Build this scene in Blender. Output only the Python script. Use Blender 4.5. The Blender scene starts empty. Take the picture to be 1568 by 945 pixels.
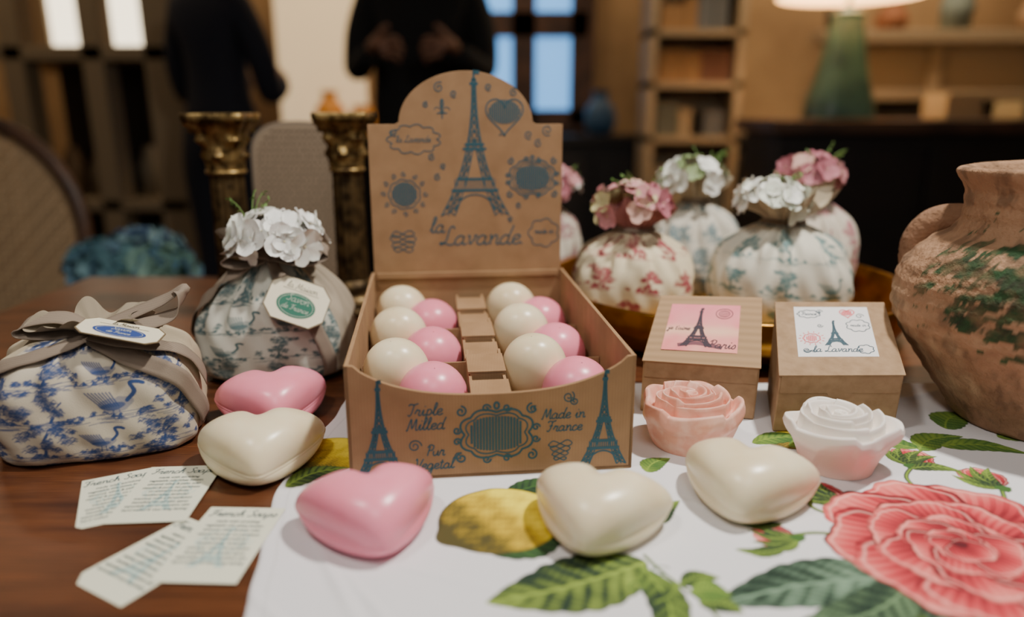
import bpy, bmesh, math, random
import numpy as np
from mathutils import Vector, Matrix
rng=np.random.default_rng(7); random.seed(7)
ZT=75.0
pi=math.pi
def lin(c):
    c=np.array(c[:3],float)/255.0
    return tuple(np.where(c<=0.04045,c/12.92,((c+0.055)/1.055)**2.4))
# ---------------------------------------------------------------- materials
def M(name,col,rough=.5,metal=0,var=None,bump=None,attr=False,sss=0,coat=0,emis=0,stretch=None,wave=None,weave=0,sscale=.005):
    m=bpy.data.materials.new(name); m.use_nodes=True
    nt=m.node_tree; N=nt.nodes; L=nt.links; b=N['Principled BSDF']
    tc=N.new('ShaderNodeTexCoord'); mp=N.new('ShaderNodeMapping'); L.new(tc.outputs['Object'],mp.inputs['Vector'])
    s=stretch or (1,1,1); mp.inputs['Scale'].default_value=(100*s[0],100*s[1],100*s[2])
    c=lin(col)+(1,)
    b.inputs['Base Color'].default_value=c; b.inputs['Roughness'].default_value=rough; b.inputs['Metallic'].default_value=metal
    out=None
    if attr:
        a=N.new('ShaderNodeAttribute'); a.attribute_name='Col'; out=a.outputs['Color']
    if var:
        n=N.new('ShaderNodeTexNoise'); n.inputs['Scale'].default_value=var[1]; n.inputs['Detail'].default_value=5
        L.new(mp.outputs[0],n.inputs['Vector'])
        r=N.new('ShaderNodeMapRange'); r.inputs[1].default_value=var[2]; r.inputs[2].default_value=var[3]
        if len(var)>4: r.inputs[4].default_value=var[4]
        L.new(n.outputs['Fac'],r.inputs[0])
        mx=N.new('ShaderNodeMix'); mx.data_type='RGBA'
        L.new(r.outputs[0],mx.inputs[0]); mx.inputs[7].default_value=lin(var[0])+(1,)
        if out: L.new(out,mx.inputs[6])
        else: mx.inputs[6].default_value=c
        out=mx.outputs[2]
    if wave:
        w=N.new('ShaderNodeTexWave'); w.inputs['Scale'].default_value=wave[1]; w.inputs['Distortion'].default_value=wave[2]; w.inputs['Detail'].default_value=3
        w.bands_direction=wave[3]
        L.new(mp.outputs[0],w.inputs['Vector'])
        mx=N.new('ShaderNodeMix'); mx.data_type='RGBA'; 
        mu=N.new('ShaderNodeMath'); mu.operation='MULTIPLY'; mu.inputs[1].default_value=wave[4]
        L.new(w.outputs['Fac'],mu.inputs[0]); L.new(mu.outputs[0],mx.inputs[0]); mx.inputs[7].default_value=lin(wave[0])+(1,)
        if out: L.new(out,mx.inputs[6])
        else: mx.inputs[6].default_value=c
        out=mx.outputs[2]
    if out: L.new(out,b.inputs['Base Color'])
    if bump:
        n=N.new('ShaderNodeTexNoise'); n.inputs['Scale'].default_value=bump[0]; n.inputs['Detail'].default_value=4
        L.new(mp.outputs[0],n.inputs['Vector'])
        bp=N.new('ShaderNodeBump'); bp.inputs['Strength'].default_value=bump[1]; bp.inputs['Distance'].default_value=bump[2]*.01
        L.new(n.outputs['Fac'],bp.inputs['Height']); L.new(bp.outputs[0],b.inputs['Normal'])
    if sss:
        b.inputs['Subsurface Weight'].default_value=sss; b.inputs['Subsurface Scale'].default_value=sscale
        b.inputs['Subsurface Radius'].default_value=(1,.6,.4)
    b.inputs['Coat Weight'].default_value=coat; b.inputs['Coat Roughness'].default_value=.15
    if emis:
        b.inputs['Emission Color'].default_value=c; b.inputs['Emission Strength'].default_value=emis
    return m
# ---------------------------------------------------------------- mesh helpers
def gf(nu,nv,wu=False):
    i=np.arange(nu if wu else nu-1); j=np.arange(nv-1)
    I,J=np.meshgrid(i,j); I=I.ravel(); J=J.ravel(); I2=(I+1)%nu
    return np.stack([J*nu+I,J*nu+I2,(J+1)*nu+I2,(J+1)*nu+I],1)
def EMP(name,loc):
    e=bpy.data.objects.new(name,None); e.empty_display_size=.02
    e.location=(loc[0]*.01,loc[1]*.01,(loc[2]+ZT)*.01); bpy.context.collection.objects.link(e); return e
def mk(name,V,F,mat,parent=None,col=None,smooth=True,bevel=0,solid=0,sub=0,mi=None):
    V=np.asarray(V,float).copy(); V[:,2]+=ZT; V*=.01
    me=bpy.data.meshes.new(name)
    if isinstance(F,np.ndarray):
        n=len(V); m=len(F)
        me.vertices.add(n); me.vertices.foreach_set('co',V.astype(np.float32).ravel())
        me.loops.add(4*m); me.loops.foreach_set('vertex_index',F.astype(np.int32).ravel())
        me.polygons.add(m); me.polygons.foreach_set('loop_start',np.arange(0,4*m,4,dtype=np.int32))
        me.update(calc_edges=True); me.validate()
    else:
        me.from_pydata(V.tolist(),[],[tuple(int(k) for k in f) for f in F]); me.update()
    for mm in (mat if isinstance(mat,(list,tuple)) else [mat]): me.materials.append(mm)
    if mi is not None: me.polygons.foreach_set('material_index',np.array(mi,dtype=np.int32))
    if col is not None:
        a=me.color_attributes.new('Col','FLOAT_COLOR','POINT')
        c=np.ones((len(V),4),np.float32); c[:,:3]=col; a.data.foreach_set('color',c.ravel())
    if smooth: me.polygons.foreach_set('use_smooth',np.ones(len(me.polygons),bool))
    o=bpy.data.objects.new(name,me); bpy.context.collection.objects.link(o)
    if parent is not None:
        o.parent=parent; o.matrix_parent_inverse=Matrix.Translation(-Vector(parent.location))
    if solid:
        q=o.modifiers.new('s','SOLIDIFY'); q.thickness=solid*.01; q.offset=0
    if bevel:
        q=o.modifiers.new('b','BEVEL'); q.width=bevel*.01; q.segments=2; q.limit_method='ANGLE'
    if sub:
        q=o.modifiers.new('u','SUBSURF'); q.levels=sub; q.render_levels=sub
    return o
class MB:
    def __init__(s): s.V=[];s.F=[];s.C=[];s.I=[];s.n=0
    def add(s,V,F,col=None,mi=0):
        V=np.asarray(V,float).reshape(-1,3)
        s.V.append(V)
        for f in (F.tolist() if isinstance(F,np.ndarray) else F): s.F.append(tuple(k+s.n for k in f)); s.I.append(mi)
        s.C.append(np.tile(np.array(col if col is not None else (1,1,1),float),(len(V),1)) if (col is None or np.ndim(col)==1) else col)
        s.n+=len(V)
    def box(s,x0,x1,y0,y1,z0,z1,col=None,mi=0):
        V=[(x,y,z) for z in (z0,z1) for x,y in ((x0,y0),(x1,y0),(x1,y1),(x0,y1))]
        s.add(V,[(3,2,1,0),(4,5,6,7),(0,1,5,4),(1,2,6,5),(2,3,7,6),(3,0,4,7)],col,mi)
    def lathe(s,prof,cx,cy,n=32,col=None,mi=0,sq=None):
        prof=np.array(prof,float); th=np.arange(n)*2*pi/n
        r=prof[:,0][:,None]; z=prof[:,1][:,None]*np.ones((1,n))
        k=1 if sq is None else (np.abs(np.cos(th))**sq+np.abs(np.sin(th))**sq)**(-1/sq)
        V=np.stack([cx+r*np.cos(th)*k,cy+r*np.sin(th)*k,z],2).reshape(-1,3)
        s.add(V,gf(n,len(prof),True),col,mi)
    def tube(s,pts,r,n=10,col=None,mi=0,closed=False):
        pts=np.array(pts,float); m=len(pts); r=np.ones(m)*r
        T=np.gradient(pts,axis=0)
        if closed: T=np.roll(pts,-1,0)-np.roll(pts,1,0)
        T/=np.linalg.norm(T,axis=1)[:,None]+1e-9
        up=np.array([0.13,.21,.97]); 
        A=np.cross(T,up); A/=np.linalg.norm(A,axis=1)[:,None]+1e-9; B=np.cross(T,A)
        th=np.arange(n)*2*pi/n
        V=pts[:,None,:]+r[:,None,None]*(A[:,None,:]*np.cos(th)[None,:,None]+B[:,None,:]*np.sin(th)[None,:,None])
        F=gf(n,m,True).tolist()
        if closed: F+= [((m-1)*n+i,(m-1)*n+(i+1)%n,(i+1)%n,i) for i in range(n)]
        else: F+=[tuple(range(n)),tuple((m-1)*n+i for i in range(n))[::-1]]
        s.add(V.reshape(-1,3),F,col,mi)
    def obj(s,name,mat,parent=None,**k):
        return mk(name,np.concatenate(s.V),s.F,mat,parent,col=np.concatenate(s.C),mi=s.I,**k)
def herm(k,v,x):
    k=np.array(k,float); v=np.array(v,float); x=np.clip(x,k[0],k[-1])
    m=np.gradient(v,k); i=np.clip(np.searchsorted(k,x,side='right')-1,0,len(k)-2)
    h=k[i+1]-k[i]; t=(x-k[i])/h
    return (2*t**3-3*t**2+1)*v[i]+(t**3-2*t**2+t)*h*m[i]+(-2*t**3+3*t**2)*v[i+1]+(t**3-t**2)*h*m[i+1]
def smooth_path(pts,n=6):
    pts=np.array(pts,float); k=np.arange(len(pts)); x=np.linspace(0,len(pts)-1,(len(pts)-1)*n+1)
    if len(pts)<3: return np.stack([np.interp(x,k,pts[:,c]) for c in range(pts.shape[1])],1)
    return np.stack([herm(k,pts[:,c],x) for c in range(pts.shape[1])],1)
def sst(a,b,x):
    t=np.clip((x-a)/(b-a),0,1); return t*t*(3-2*t)
def noise2(x,y,seed,f=1,o=4):
    r=np.random.default_rng(seed); out=0; a=1
    for k in range(o):
        for q in range(3):
            an=r.uniform(0,2*pi); ph=r.uniform(0,2*pi)
            out=out+a*np.sin((x*np.cos(an)+y*np.sin(an))*f+ph)/3
        f*=1.9; a*=.6
    return out
# ---------------------------------------------------------------- stroke art
FONT={
'a':([[(.9,.8),(.5,1),(.1,.6),(.1,.2),(.4,0),(.8,.3),(.9,.95)],[(.9,.95),(.85,.3),(1.0,0),(1.3,.2)]],1.2),
'd':([[(.9,.8),(.5,1),(.1,.6),(.1,.2),(.4,0),(.8,.3),(.9,.95)],[(1.15,2),(.9,1),(.85,.2),(1.05,0),(1.3,.2)]],1.2),
'e':([[(.1,.4),(.6,.55),(.8,.85),(.5,1),(.15,.7),(.15,.25),(.5,0),(1.0,.25)]],.95),
'i':([[(.1,.3),(.35,.95),(.3,.2),(.45,0),(.75,.25)],[(.42,1.4),(.5,1.55)]],.65),
'j':([[(.1,.3),(.4,.95),(.35,-.6),(.1,-1),(-.1,-.7),(.7,.25)],[(.42,1.4),(.5,1.55)]],.7),
'l':([[(0,.2),(.5,1.4),(.5,1.95),(.3,1.9),(.2,1.0),(.25,.15),(.45,0),(.75,.25)]],.65),
'n':([[(.1,.9),(.2,1),(.25,0)],[(.25,.5),(.6,1),(.85,.8),(.85,.2),(1.0,0),(1.25,.2)]],1.15),
'r':([[(0,.3),(.3,1.05),(.35,.85),(.7,.9),(.6,.2),(.8,0),(1.05,.2)]],.95),
'p':([[(.3,1),(.15,-.9)],[(.2,.6),(.55,1),(.9,.7),(.7,.1),(.3,.1)]],1.05),
't':([[(.35,1.7),(.25,.2),(.45,0),(.75,.2)],[(0,1.15),(.65,1.2)]],.7),
'u':([[(.1,.9),(.1,.3),(.35,0),(.75,.3),(.85,.95),(.85,.2),(1,0),(1.25,.2)]],1.15),
'v':([[(.05,.9),(.25,.95),(.4,.05),(.8,.7),(.75,1),(1.1,.9)]],1.0),
'g':([[(.9,.8),(.5,1),(.1,.6),(.1,.2),(.4,0),(.8,.3),(.9,.95)],[(.9,.95),(.85,-.6),(.5,-1),(.2,-.7),(1.2,.2)]],1.15),
'c':([[(.8,.8),(.5,1),(.1,.6),(.2,.1),(.5,0),(.95,.25)]],.9),
'o':([[(.5,1),(.1,.6),(.2,.1),(.5,0),(.85,.4),(.75,.9),(.5,1),(1,.85)]],.95),
's':([[(0,.2),(.5,1),(.7,.4),(.45,0),(.1,.1)]],.8),
'h':([[(0,.2),(.5,1.6),(.4,1.95),(.25,1.4),(.2,0)],[(.2,.5),(.6,1),(.8,.7),(.8,.1),(1.1,.15)]],1.05),
'm':([[(.1,.9),(.2,1),(.2,0)],[(.2,.5),(.5,1),(.65,.8),(.65,0)],[(.65,.5),(.95,1),(1.1,.8),(1.1,.1),(1.4,.15)]],1.3),
'L':([[(1.2,1.7),(1.0,2.0),(.7,1.7),(.6,.6),(.2,.05),(0,.25),(.4,.25),(1.0,0),(1.5,.2)]],1.4),
'T':([[(0,1.6),(.2,1.9),(.8,1.8),(1.4,2)],[(.8,1.85),(.6,.4),(.3,0),(.05,.2)]],1.1),
'M':([[(0,.1),(.15,0),(.5,1.9),(.8,.2),(1.3,1.9),(1.4,.2),(1.6,0),(1.8,.2)]],1.7),
'P':([[(.5,1.8),(.3,0)],[(.1,1.5),(.5,2),(1.1,1.8),(1.0,1.1),(.45,1.0)]],1.15),
'F':([[(0,1.6),(.2,1.9),(.8,1.8),(1.4,2)],[(.8,1.85),(.6,.4),(.3,0),(.05,.2)],[(.35,1.0),(.95,1.05)]],1.15),
'V':([[(0,1.7),(.2,1.95),(.5,0),(1.1,1.7),(1.3,1.9)]],1.15),
'S':([[(1.1,1.7),(.8,2),(.4,1.6),(.9,.8),(.6,.05),(0,.2)]],1.15),
' ':([],.7),',':([[(.1,.1),(0,-.3)]],.4),'.':([[(.1,0),(.2,.1)]],.4),"'":([[(.2,2),(.1,1.6)]],.3)}
def write(txt,x,y,h,w,sh=.2,ex=1.0):
    W=sum(FONT[c][1] for c in txt)*h*ex; X=x-W/2; S=[]
    for c in txt:
        g,adv=FONT[c]
        for st in g:
            p=np.array(st,float); q=np.stack([X+(p[:,0]+p[:,1]*sh)*h*ex,y+p[:,1]*h],1); S.append((smooth_path(q,4),w))
        X+=adv*h*ex
    return S
def ell(x,y,rx,ry,w,n=28,a0=0,a1=2*pi):
    t=np.linspace(a0,a1,n); return [(np.stack([x+rx*np.cos(t),y+ry*np.sin(t)],1),w)]
def spiral(x,y,r,w,d=1,turn=1.6,ph=0):
    t=np.linspace(0,1,26); a=ph+d*t*turn*2*pi; rr=r*(1-.85*t)
    return [(np.stack([x+rr*np.cos(a),y+rr*np.sin(a)],1),w)]
def swirl(x,y,r,w,fl=1,ph=0):
    return [(smooth_path([(x-r,y+.1*fl*r),(x-r*.6,y+r*.3*fl),(x,y),(x+r*.6,y-r*.3*fl),(x+r,y),(x+r*.6,y+r*.25*fl),(x,y),(x-r*.6,y-r*.25*fl),(x-r,y+.1*fl*r)],5),w)]
def wavyloop(x,y,rx,ry,w,k=8,a=.12,n=96,sq=2.0):
    t=np.linspace(0,2*pi,n); m=(np.abs(np.cos(t))**sq+np.abs(np.sin(t))**sq)**(-1/sq)*(1+a*np.abs(np.sin(k*t/2))-a/2)
    return [(np.stack([x+rx*m*np.cos(t),y+ry*m*np.sin(t)],1),w)]
def stripes(x,y,rx,ry,w,gap,sq=2.0):
    S=[]
    for u in np.arange(-rx+gap/2,rx,gap):
        h=ry*(max(0,1-abs(u/rx)**sq))**(1/sq); S.append((np.array([(x+u,y-h),(x+u,y+h)]),w))
    return S
def tower(x,y,h,hw,w):
    S=[]
    P=lambda t: hw*(.045+.955*(1-t)**2.6 if t<1 else .04)
    ts=np.linspace(0,.93,30); 
    for sg in (-1,1):
        S.append((np.array([(x+sg*P(t),y+t*h) for t in ts]),w*1.3))
        ti=np.linspace(0,.52,16)
        S.append((np.array([(x+sg*max(P(t)*.62-.02*hw-.16*hw*(t>.0)*t,0.0),y+t*h) for t in ti]),w))
    lv=[0,.06,.12,.18,.26,.33,.40,.47,.53,.59,.65,.70,.75,.80,.85,.90]
    for a,b in zip(lv[:-1],lv[1:]):
        for sg in (-1,1):
            if b<=.47:
                oa,ob=P(a),P(b); ia,ib=[max(P(t)*.62-.02*hw-.16*hw*t,0) for t in (a,b)]
                if .18<=a<.19: continue
            else: oa,ob=P(a),P(b); ia=ib=0
            S.append((np.array([(x+sg*ia,y+a*h),(x+sg*ob,y+b*h)]),w))
            S.append((np.array([(x+sg*oa,y+a*h),(x+sg*ib,y+b*h)]),w))
            S.append((np.array([(x+sg*ib,y+b*h),(x+sg*ob,y+b*h)]),w))
            if b<=.47:
                S.append((np.array([(x+sg*(ia+oa)/2,y+a*h),(x+sg*(ib+ob)/2,y+b*h)]),w*.9))
    for t,k in ((.18,1.12),(.26,1.1),(.47,1.5),(.50,1.4),(.91,2.6)):
        q=P(t)*k; S.append((np.array([(x-q,y+t*h),(x+q,y+t*h)]),w*2.4))
    q=P(.2)
    for u in np.linspace(-q,q,14): S.append((np.array([(x+u,y+.18*h),(x+u,y+.26*h)]),w*.9))
    t=np.linspace(0,pi,20); a=P(.02)*.60
    S.append((np.stack([x+a*np.cos(t),y+.02*h+.13*h*np.sin(t)],1),w*1.2))
    S.append((np.array([(x-hw*.07,y+.935*h),(x+hw*.07,y+.935*h)]),w*3)); S.append((np.array([(x,y+.93*h),(x,y+h)]),w*1.8))
    S.append((np.array([(x,y+.985*h),(x+hw*.16,y+.985*h)]),w*3.4))
    return S
def heartline(x,y,r,w,n=40):
    t=np.linspace(0,2*pi,n); return [(np.stack([x+r*np.sin(t)**3,y+r*(13*np.cos(t)-5*np.cos(2*t)-2*np.cos(3*t)-np.cos(4*t))/15],1),w)]
def ornate(x,y,rx,ry,w):
    S=wavyloop(x,y,rx,ry,w*1.4,8,.14,120,3)+wavyloop(x,y,rx*.86,ry*.84,w,8,.12,120,3)
    for sx in(-1,1):
        for sy in (-1,1):
            S+=spiral(x+sx*rx*1.03,y+sy*ry*1.02,rx*.17,w*1.2,sx*sy,1.4,pi/2)
        S+=spiral(x+sx*rx*.3,y+ry*1.12,rx*.13,w*1.2,-sx,1.3,0)+spiral(x+sx*rx*.3,y-ry*1.12,rx*.13,w*1.2,sx,1.3,0)
        S+=spiral(x+sx*rx*1.15,y+ry*.2,rx*.12,w*1.2,sx,1.3,0)+spiral(x+sx*rx*1.15,y-ry*.3,rx*.12,w*1.2,-sx,1.3,0)
    S+=ell(x,y+ry*1.22,rx*.07,rx*.1,w*1.5,12)
    return S
def strokes_mesh(mb,S,fr,off=.02,col=None,mi=0):
    for pts,w in S:
        p=np.asarray(pts,float)
        if len(p)<2: continue
        T=np.gradient(p,axis=0); T/=np.linalg.norm(T,axis=1)[:,None]+1e-9
        Nn=np.stack([-T[:,1],T[:,0]],1)*w/2
        A=p+Nn; B=p-Nn; off+=1e-6
        V=np.concatenate([fr(A[:,0],A[:,1],off),fr(B[:,0],B[:,1],off)]); n=len(p)
        mb.add(V,[(n+i,n+i+1,i+1,i) for i in range(n-1)],col,mi)
def poly_fill(mb,pts,fr,off,col=None,mi=0):
    p=np.asarray(pts,float); mb.add(fr(p[:,0],p[:,1],off),[tuple(range(len(p)))],col,mi)
def frame(o,eu,ew,en):
    o=np.array(o,float);eu=np.array(eu,float);ew=np.array(ew,float);en=np.array(en,float)
    return lambda u,w,off: o+np.outer(np.atleast_1d(u),eu)+np.outer(np.atleast_1d(w),ew)+np.ones((len(np.atleast_1d(u)),1))*en*off
def plate(mb,pts,fr,off,t,col=None,mi=0):
    p=np.asarray(pts,float); n=len(p)
    V=np.concatenate([fr(p[:,0],p[:,1],off),fr(p[:,0],p[:,1],off-t)])
    mb.add(V,[tuple(range(n)),tuple(range(2*n-1,n-1,-1))]+[((i+1)%n,i,n+i,n+(i+1)%n) for i in range(n)],col,mi)
def text_mesh(mb,body,size,fr,x,y,off,col=None,mi=0,sp=1.0):
    cu=bpy.data.curves.new('t','FONT'); cu.body=body; cu.size=size; cu.align_x='CENTER'; cu.shear=.25; cu.space_line=sp; cu.resolution_u=2; cu.offset=.006
    ob=bpy.data.objects.new('t',cu); bpy.context.collection.objects.link(ob)
    dg=bpy.context.evaluated_depsgraph_get(); dg.update()
    me=bpy.data.meshes.new_from_object(ob.evaluated_get(dg))
    V=np.array([v.co[:] for v in me.vertices]); F=[tuple(p.vertices) for p in me.polygons]
    if len(V): mb.add(fr(V[:,0]+x,V[:,1]+y,off),F,col,mi)
    bpy.data.objects.remove(ob); bpy.data.meshes.remove(me); bpy.data.curves.remove(cu)
# ---------------------------------------------------------------- raster canvas
class Cv:
    def __init__(s,x0,x1,y0,y1,res,bg=None):
        s.x0,s.y0,s.r=x0,y0,res; s.W=int((x1-x0)/res)+1; s.H=int((y1-y0)/res)+1
        s.a=np.zeros((s.H,s.W,3)) ; 
        if bg is not None: s.a[:]=bg
    def win(s,xa,xb,ya,yb):
        i0=max(0,int((xa-s.x0)/s.r)-1); i1=min(s.W,int((xb-s.x0)/s.r)+2); j0=max(0,int((ya-s.y0)/s.r)-1); j1=min(s.H,int((yb-s.y0)/s.r)+2)
        if i1<=i0 or j1<=j0: return None
        X,Y=np.meshgrid(s.x0+np.arange(i0,i1)*s.r,s.y0+np.arange(j0,j1)*s.r)
        return (slice(j0,j1),slice(i0,i1)),X,Y
    def blend(s,sl,m,c):
        s.a[sl]=s.a[sl]*(1-m[...,None])+np.asarray(c)*m[...,None]
    def stroke(s,pts,w,c,al=1.0):
        pts=np.asarray(pts,float)
        for p,q in zip(pts[:-1],pts[1:]):
            k=s.win(min(p[0],q[0])-w,max(p[0],q[0])+w,min(p[1],q[1])-w,max(p[1],q[1])+w)
            if k is None: continue
            sl,X,Y=k; d=q-p; L=d@d+1e-9; t=np.clip(((X-p[0])*d[0]+(Y-p[1])*d[1])/L,0,1)
            D=np.hypot(X-p[0]-t*d[0],Y-p[1]-t*d[1]); s.blend(sl,np.clip((w/2-D)/s.r+.5,0,1)*al,c)
    def blob(s,x,y,rx,ry,c,al=1,rot=0,soft=0,seed=0,wob=.1):
        R=max(rx,ry)*1.3; k=s.win(x-R,x+R,y-R,y+R)
        if k is None: return
        sl,X,Y=k; dx=X-x;dy=Y-y; u=dx*math.cos(rot)+dy*math.sin(rot); v=-dx*math.sin(rot)+dy*math.cos(rot)
        a=np.arctan2(v,u); rr=np.hypot(u/rx,v/ry)/(1+wob*np.sin(3*a+seed)+wob*.6*np.sin(7*a+seed*2))
        m=np.clip((1-rr)/(soft if soft else s.r/min(rx,ry)),0,1)*al; s.blend(sl,m,c); return sl,u,v,rr,m
    def sample(s,X,Y):
        fx=np.clip((X-s.x0)/s.r,0,s.W-1.001); fy=np.clip((Y-s.y0)/s.r,0,s.H-1.001); i=fx.astype(int); j=fy.astype(int); u=(fx-i)[...,None]; v=(fy-j)[...,None]
        a=s.a; return (a[j,i]*(1-u)+a[j,i+1]*u)*(1-v)+(a[j+1,i]*(1-u)+a[j+1,i+1]*u)*v
def toile(seed,fab,ink,W=30,H=14,res=.05,dens=1.0):
    r=np.random.default_rng(seed); C=Cv(-W/2,W/2,-1,H,res,lin(fab)); K=np.array(lin(ink)); mid=np.array(lin(fab))*.5+K*.5
    def tuft(cx,cy,R):
        C.blob(cx,cy,R,R*.8,mid,.55,seed=r.uniform(0,6),wob=.22)
        C.blob(cx+.2*R,cy-.25*R,R*.6,R*.45,K,.5,seed=r.uniform(0,6),wob=.25)
        for q in range(13):
            a=r.uniform(0,2*pi); d=R*r.uniform(.1,1.1); px,py=cx+d*math.cos(a),cy+d*math.sin(a)*.8; l=.3*R*r.uniform(.7,1.2)
            C.stroke([(px-l,py-l*.4),(px,py+l*.5),(px+l,py-l*.3)],.055,K,.85)
    def tree(x,y,s):
        ln=r.normal()*.3
        C.stroke(smooth_path([(x,y),(x+.1*s,y+.4*s),(x-.1*s+ln*.4,y+.8*s),(x+ln,y+1.5*s)],4),.15*s,K)
        C.stroke([(x,y+.5*s),(x+.5*s,y+1.0*s)],.08*s,K)
        for k in range(16):
            t=r.uniform(); cx=x+ln*t+r.normal()*(.75-.35*t)*s; cy=y+(.35+1.5*t)*s
            tuft(cx,cy,.36*s*r.uniform(.6,1.15))
    def ground(x,y,w):
        for q in range(20):
            px=x+r.normal()*w*.5; py=y-r.uniform(-.05,.55); l=r.uniform(.2,.7)
            C.stroke([(px-l,py),(px+l,py+r.normal()*.04)],.05,K,.75)
        for q in range(9): tuft(x+r.normal()*w*.45,y+r.uniform(-.25,.2),.22)
    def bird(x,y,s):
        C.blob(x,y,.6*s,.3*s,mid,1); C.blob(x-.1*s,y-.05*s,.45*s,.16*s,K,.8)
        C.stroke(smooth_path([(x+.4*s,y+.1*s),(x+.65*s,y+.4*s),(x+.58*s,y+.72*s),(x+.8*s,y+.75*s),(x+.95*s,y+.68*s)],5),.13*s,K)
        for q in range(8): C.stroke([(x+.1*s-.08*q*s,y-.05*s),(x-.15*s-.12*q*s,y+.5*s+.02*q*s)],.07,K)
        C.stroke([(x-.1*s,y-.2*s),(x-.1*s,y-.5*s)],.05,K); C.stroke([(x+.1*s,y-.2*s),(x+.12*s,y-.5*s)],.05,K)
    y=.3; row=0
    while y<H-1:
        x=-W/2+r.uniform(0,2)
        while x<W/2:
            s=r.uniform(1.0,1.5)
            ground(x,y,1.7*s)
            k=r.uniform()
            if k<.66: tree(x,y,s)
            elif k<.84: bird(x,y+.55,s*1.2)
            else: tree(x-.6,y,s*.6); tree(x+.5,y-.1,s*.7)
            x+=r.uniform(3.0,4.2)/dens
        y+=2.6/dens
    return C
# ================================================================= MATERIALS
KR=(164,130,94)
m_card=M('kraft_cardboard',KR,.8,var=((146,113,79),.5,.35,.75),bump=(8,.15,.05),wave=((146,114,80),1.6,.3,'X',.35))
m_kraft2=M('kraft_paper',(168,138,105),.75,var=((150,120,88),1.2,.35,.7),bump=(12,.2,.05))
m_ribbed=M('kraft_ribbed',(172,139,102),.75,wave=((134,105,73),.9,.0,'Z',.4),bump=(12,.2,.05))
m_ink=M('teal_ink',(38,86,100),.7)
m_cream=M('cream_soap',(244,231,196),.3,sss=.25,var=((234,216,176),.35,.35,.7),bump=(1.2,.08,.05))
m_pink=M('pink_soap',(249,150,172),.3,sss=.25,var=((243,138,160),.35,.35,.7),bump=(1.2,.08,.05))
m_rosep=M('pink_rose_soap',(232,168,146),.45,sss=.12,var=((246,206,188),.9,.45,.62,.7),bump=(3,.1,.05),sscale=.0015)
m_rosew=M('white_rose_soap',(246,236,226),.4,sss=.12,attr=True,sscale=.0015)
m_cloth=M('printed_linen',(235,232,230),.9,attr=True,bump=(9,.35,.03))
m_fab=M('toile_fabric',(225,215,195),.9,attr=True,bump=(14,.4,.04))
m_tan=M('grosgrain_ribbon',(146,131,116),.85,bump=(14,.5,.04),wave=((112,99,86),4,.2,'Z',.4))
m_petal=M('silk_petals',(240,240,235),.6,attr=True,sss=.1)
m_tag=M('tag_paper',(232,226,206),.7,attr=True)
m_paper=M('card_paper',(226,227,205),.8)
m_cardink=M('card_ink',(44,76,86),.8)
m_vig=M('pale_teal',(178,206,200),.8)
m_wood=M('walnut_table',(112,66,38),.34,var=((60,32,19),.35,.35,.7),stretch=(.35,2.2,1),wave=((58,30,18),.5,6,'Y',.5),bump=(3,.1,.03))
m_brass=M('aged_brass',(180,152,98),.42,metal=.85,var=((80,62,38),.9,.38,.62),bump=(3,.3,.05))
m_brassd=M('dark_bronze',(120,98,64),.45,metal=.8,var=((54,42,28),.8,.35,.65),bump=(4,.3,.05))
m_gold=M('brass_bowl',(190,140,55),.28,metal=1,var=((140,96,36),.4,.4,.7))
m_clay=M('terracotta',(186,146,116),.92,attr=True,var=((128,96,70),.7,.42,.75,.7),bump=(2.0,1.0,.25))
# ================================================================= TABLE / CLOTH
te=EMP('dining_table',(15,50,-75))
mb=MB(); mb.box(-62,92,-6,106,-3.2,0)
mb.obj('table_top',m_wood,te,smooth=False,bevel=.4)
mb=MB()
for x in (-56,86):
    for y in (0,100): mb.box(x-3,x+3,y-3,y+3,-75,-3.2)
mb.box(-56,86,-2,0,-12,-3.2); mb.box(-56,86,100,102,-12,-3.2)
mb.obj('table_legs',m_wood,te,smooth=False,bevel=.3)

C=Cv(-17,50,16,64,.042,lin((226,225,228)))
RD=np.array(lin((140,26,38))); RL=np.array(lin((236,130,122))); RM=np.array(lin((204,62,70))); RO=np.array(lin((88,14,26)))
GD=np.array(lin((24,48,34))); GL=np.array(lin((128,156,58))); GM=np.array(lin((62,102,44)))
def petal(x,y,r,rot,asp=1.15,seed=0,L=RL,D=RD):
    k=C.win(x-r*1.5,x+r*1.5,y-r*1.5,y+r*1.5)
    if k is None: return
    sl,X,Y=k; dx=X-x;dy=Y-y; v=dx*math.cos(rot)+dy*math.sin(rot); u=-dx*math.sin(rot)+dy*math.cos(rot)
    a=np.arctan2(v,u); rr=np.hypot(u/asp,v)/(r*(1+.07*np.sin(3*a+seed)+.05*np.sin(5*a+seed*3)+.02*np.sin(13*a+seed)))
    m=np.clip((1-rr)*r/C.r+.5,0,1); q=np.clip((v/r+1)/2,0,1)
    ang=np.arctan2(u,v+1.6*r); h=np.sin(ang*62+2*np.sin(v*3/r+seed))
    t=np.clip(q**1.35*1.2-.42*(h>.1)*(1.25-q)-.16+.2*np.sin(u*4/r+seed),0,1)
    col=np.where((t<.5)[...,None],D+(RM-D)*(t*2)[...,None],RM+(L-RM)*((t-.5)*2)[...,None])
    e=np.clip((rr-.93)/.03,0,1)*(.6+.4*np.sin(a*2+seed)); col=col*(1-e[...,None])+RO*e[...,None]
    hi=np.clip(1-np.abs(rr-.87)/.045,0,1)*.55; col=col*(1-hi[...,None])+np.array(lin((252,198,184)))*hi[...,None]
    C.blend(sl,m,col)
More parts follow.
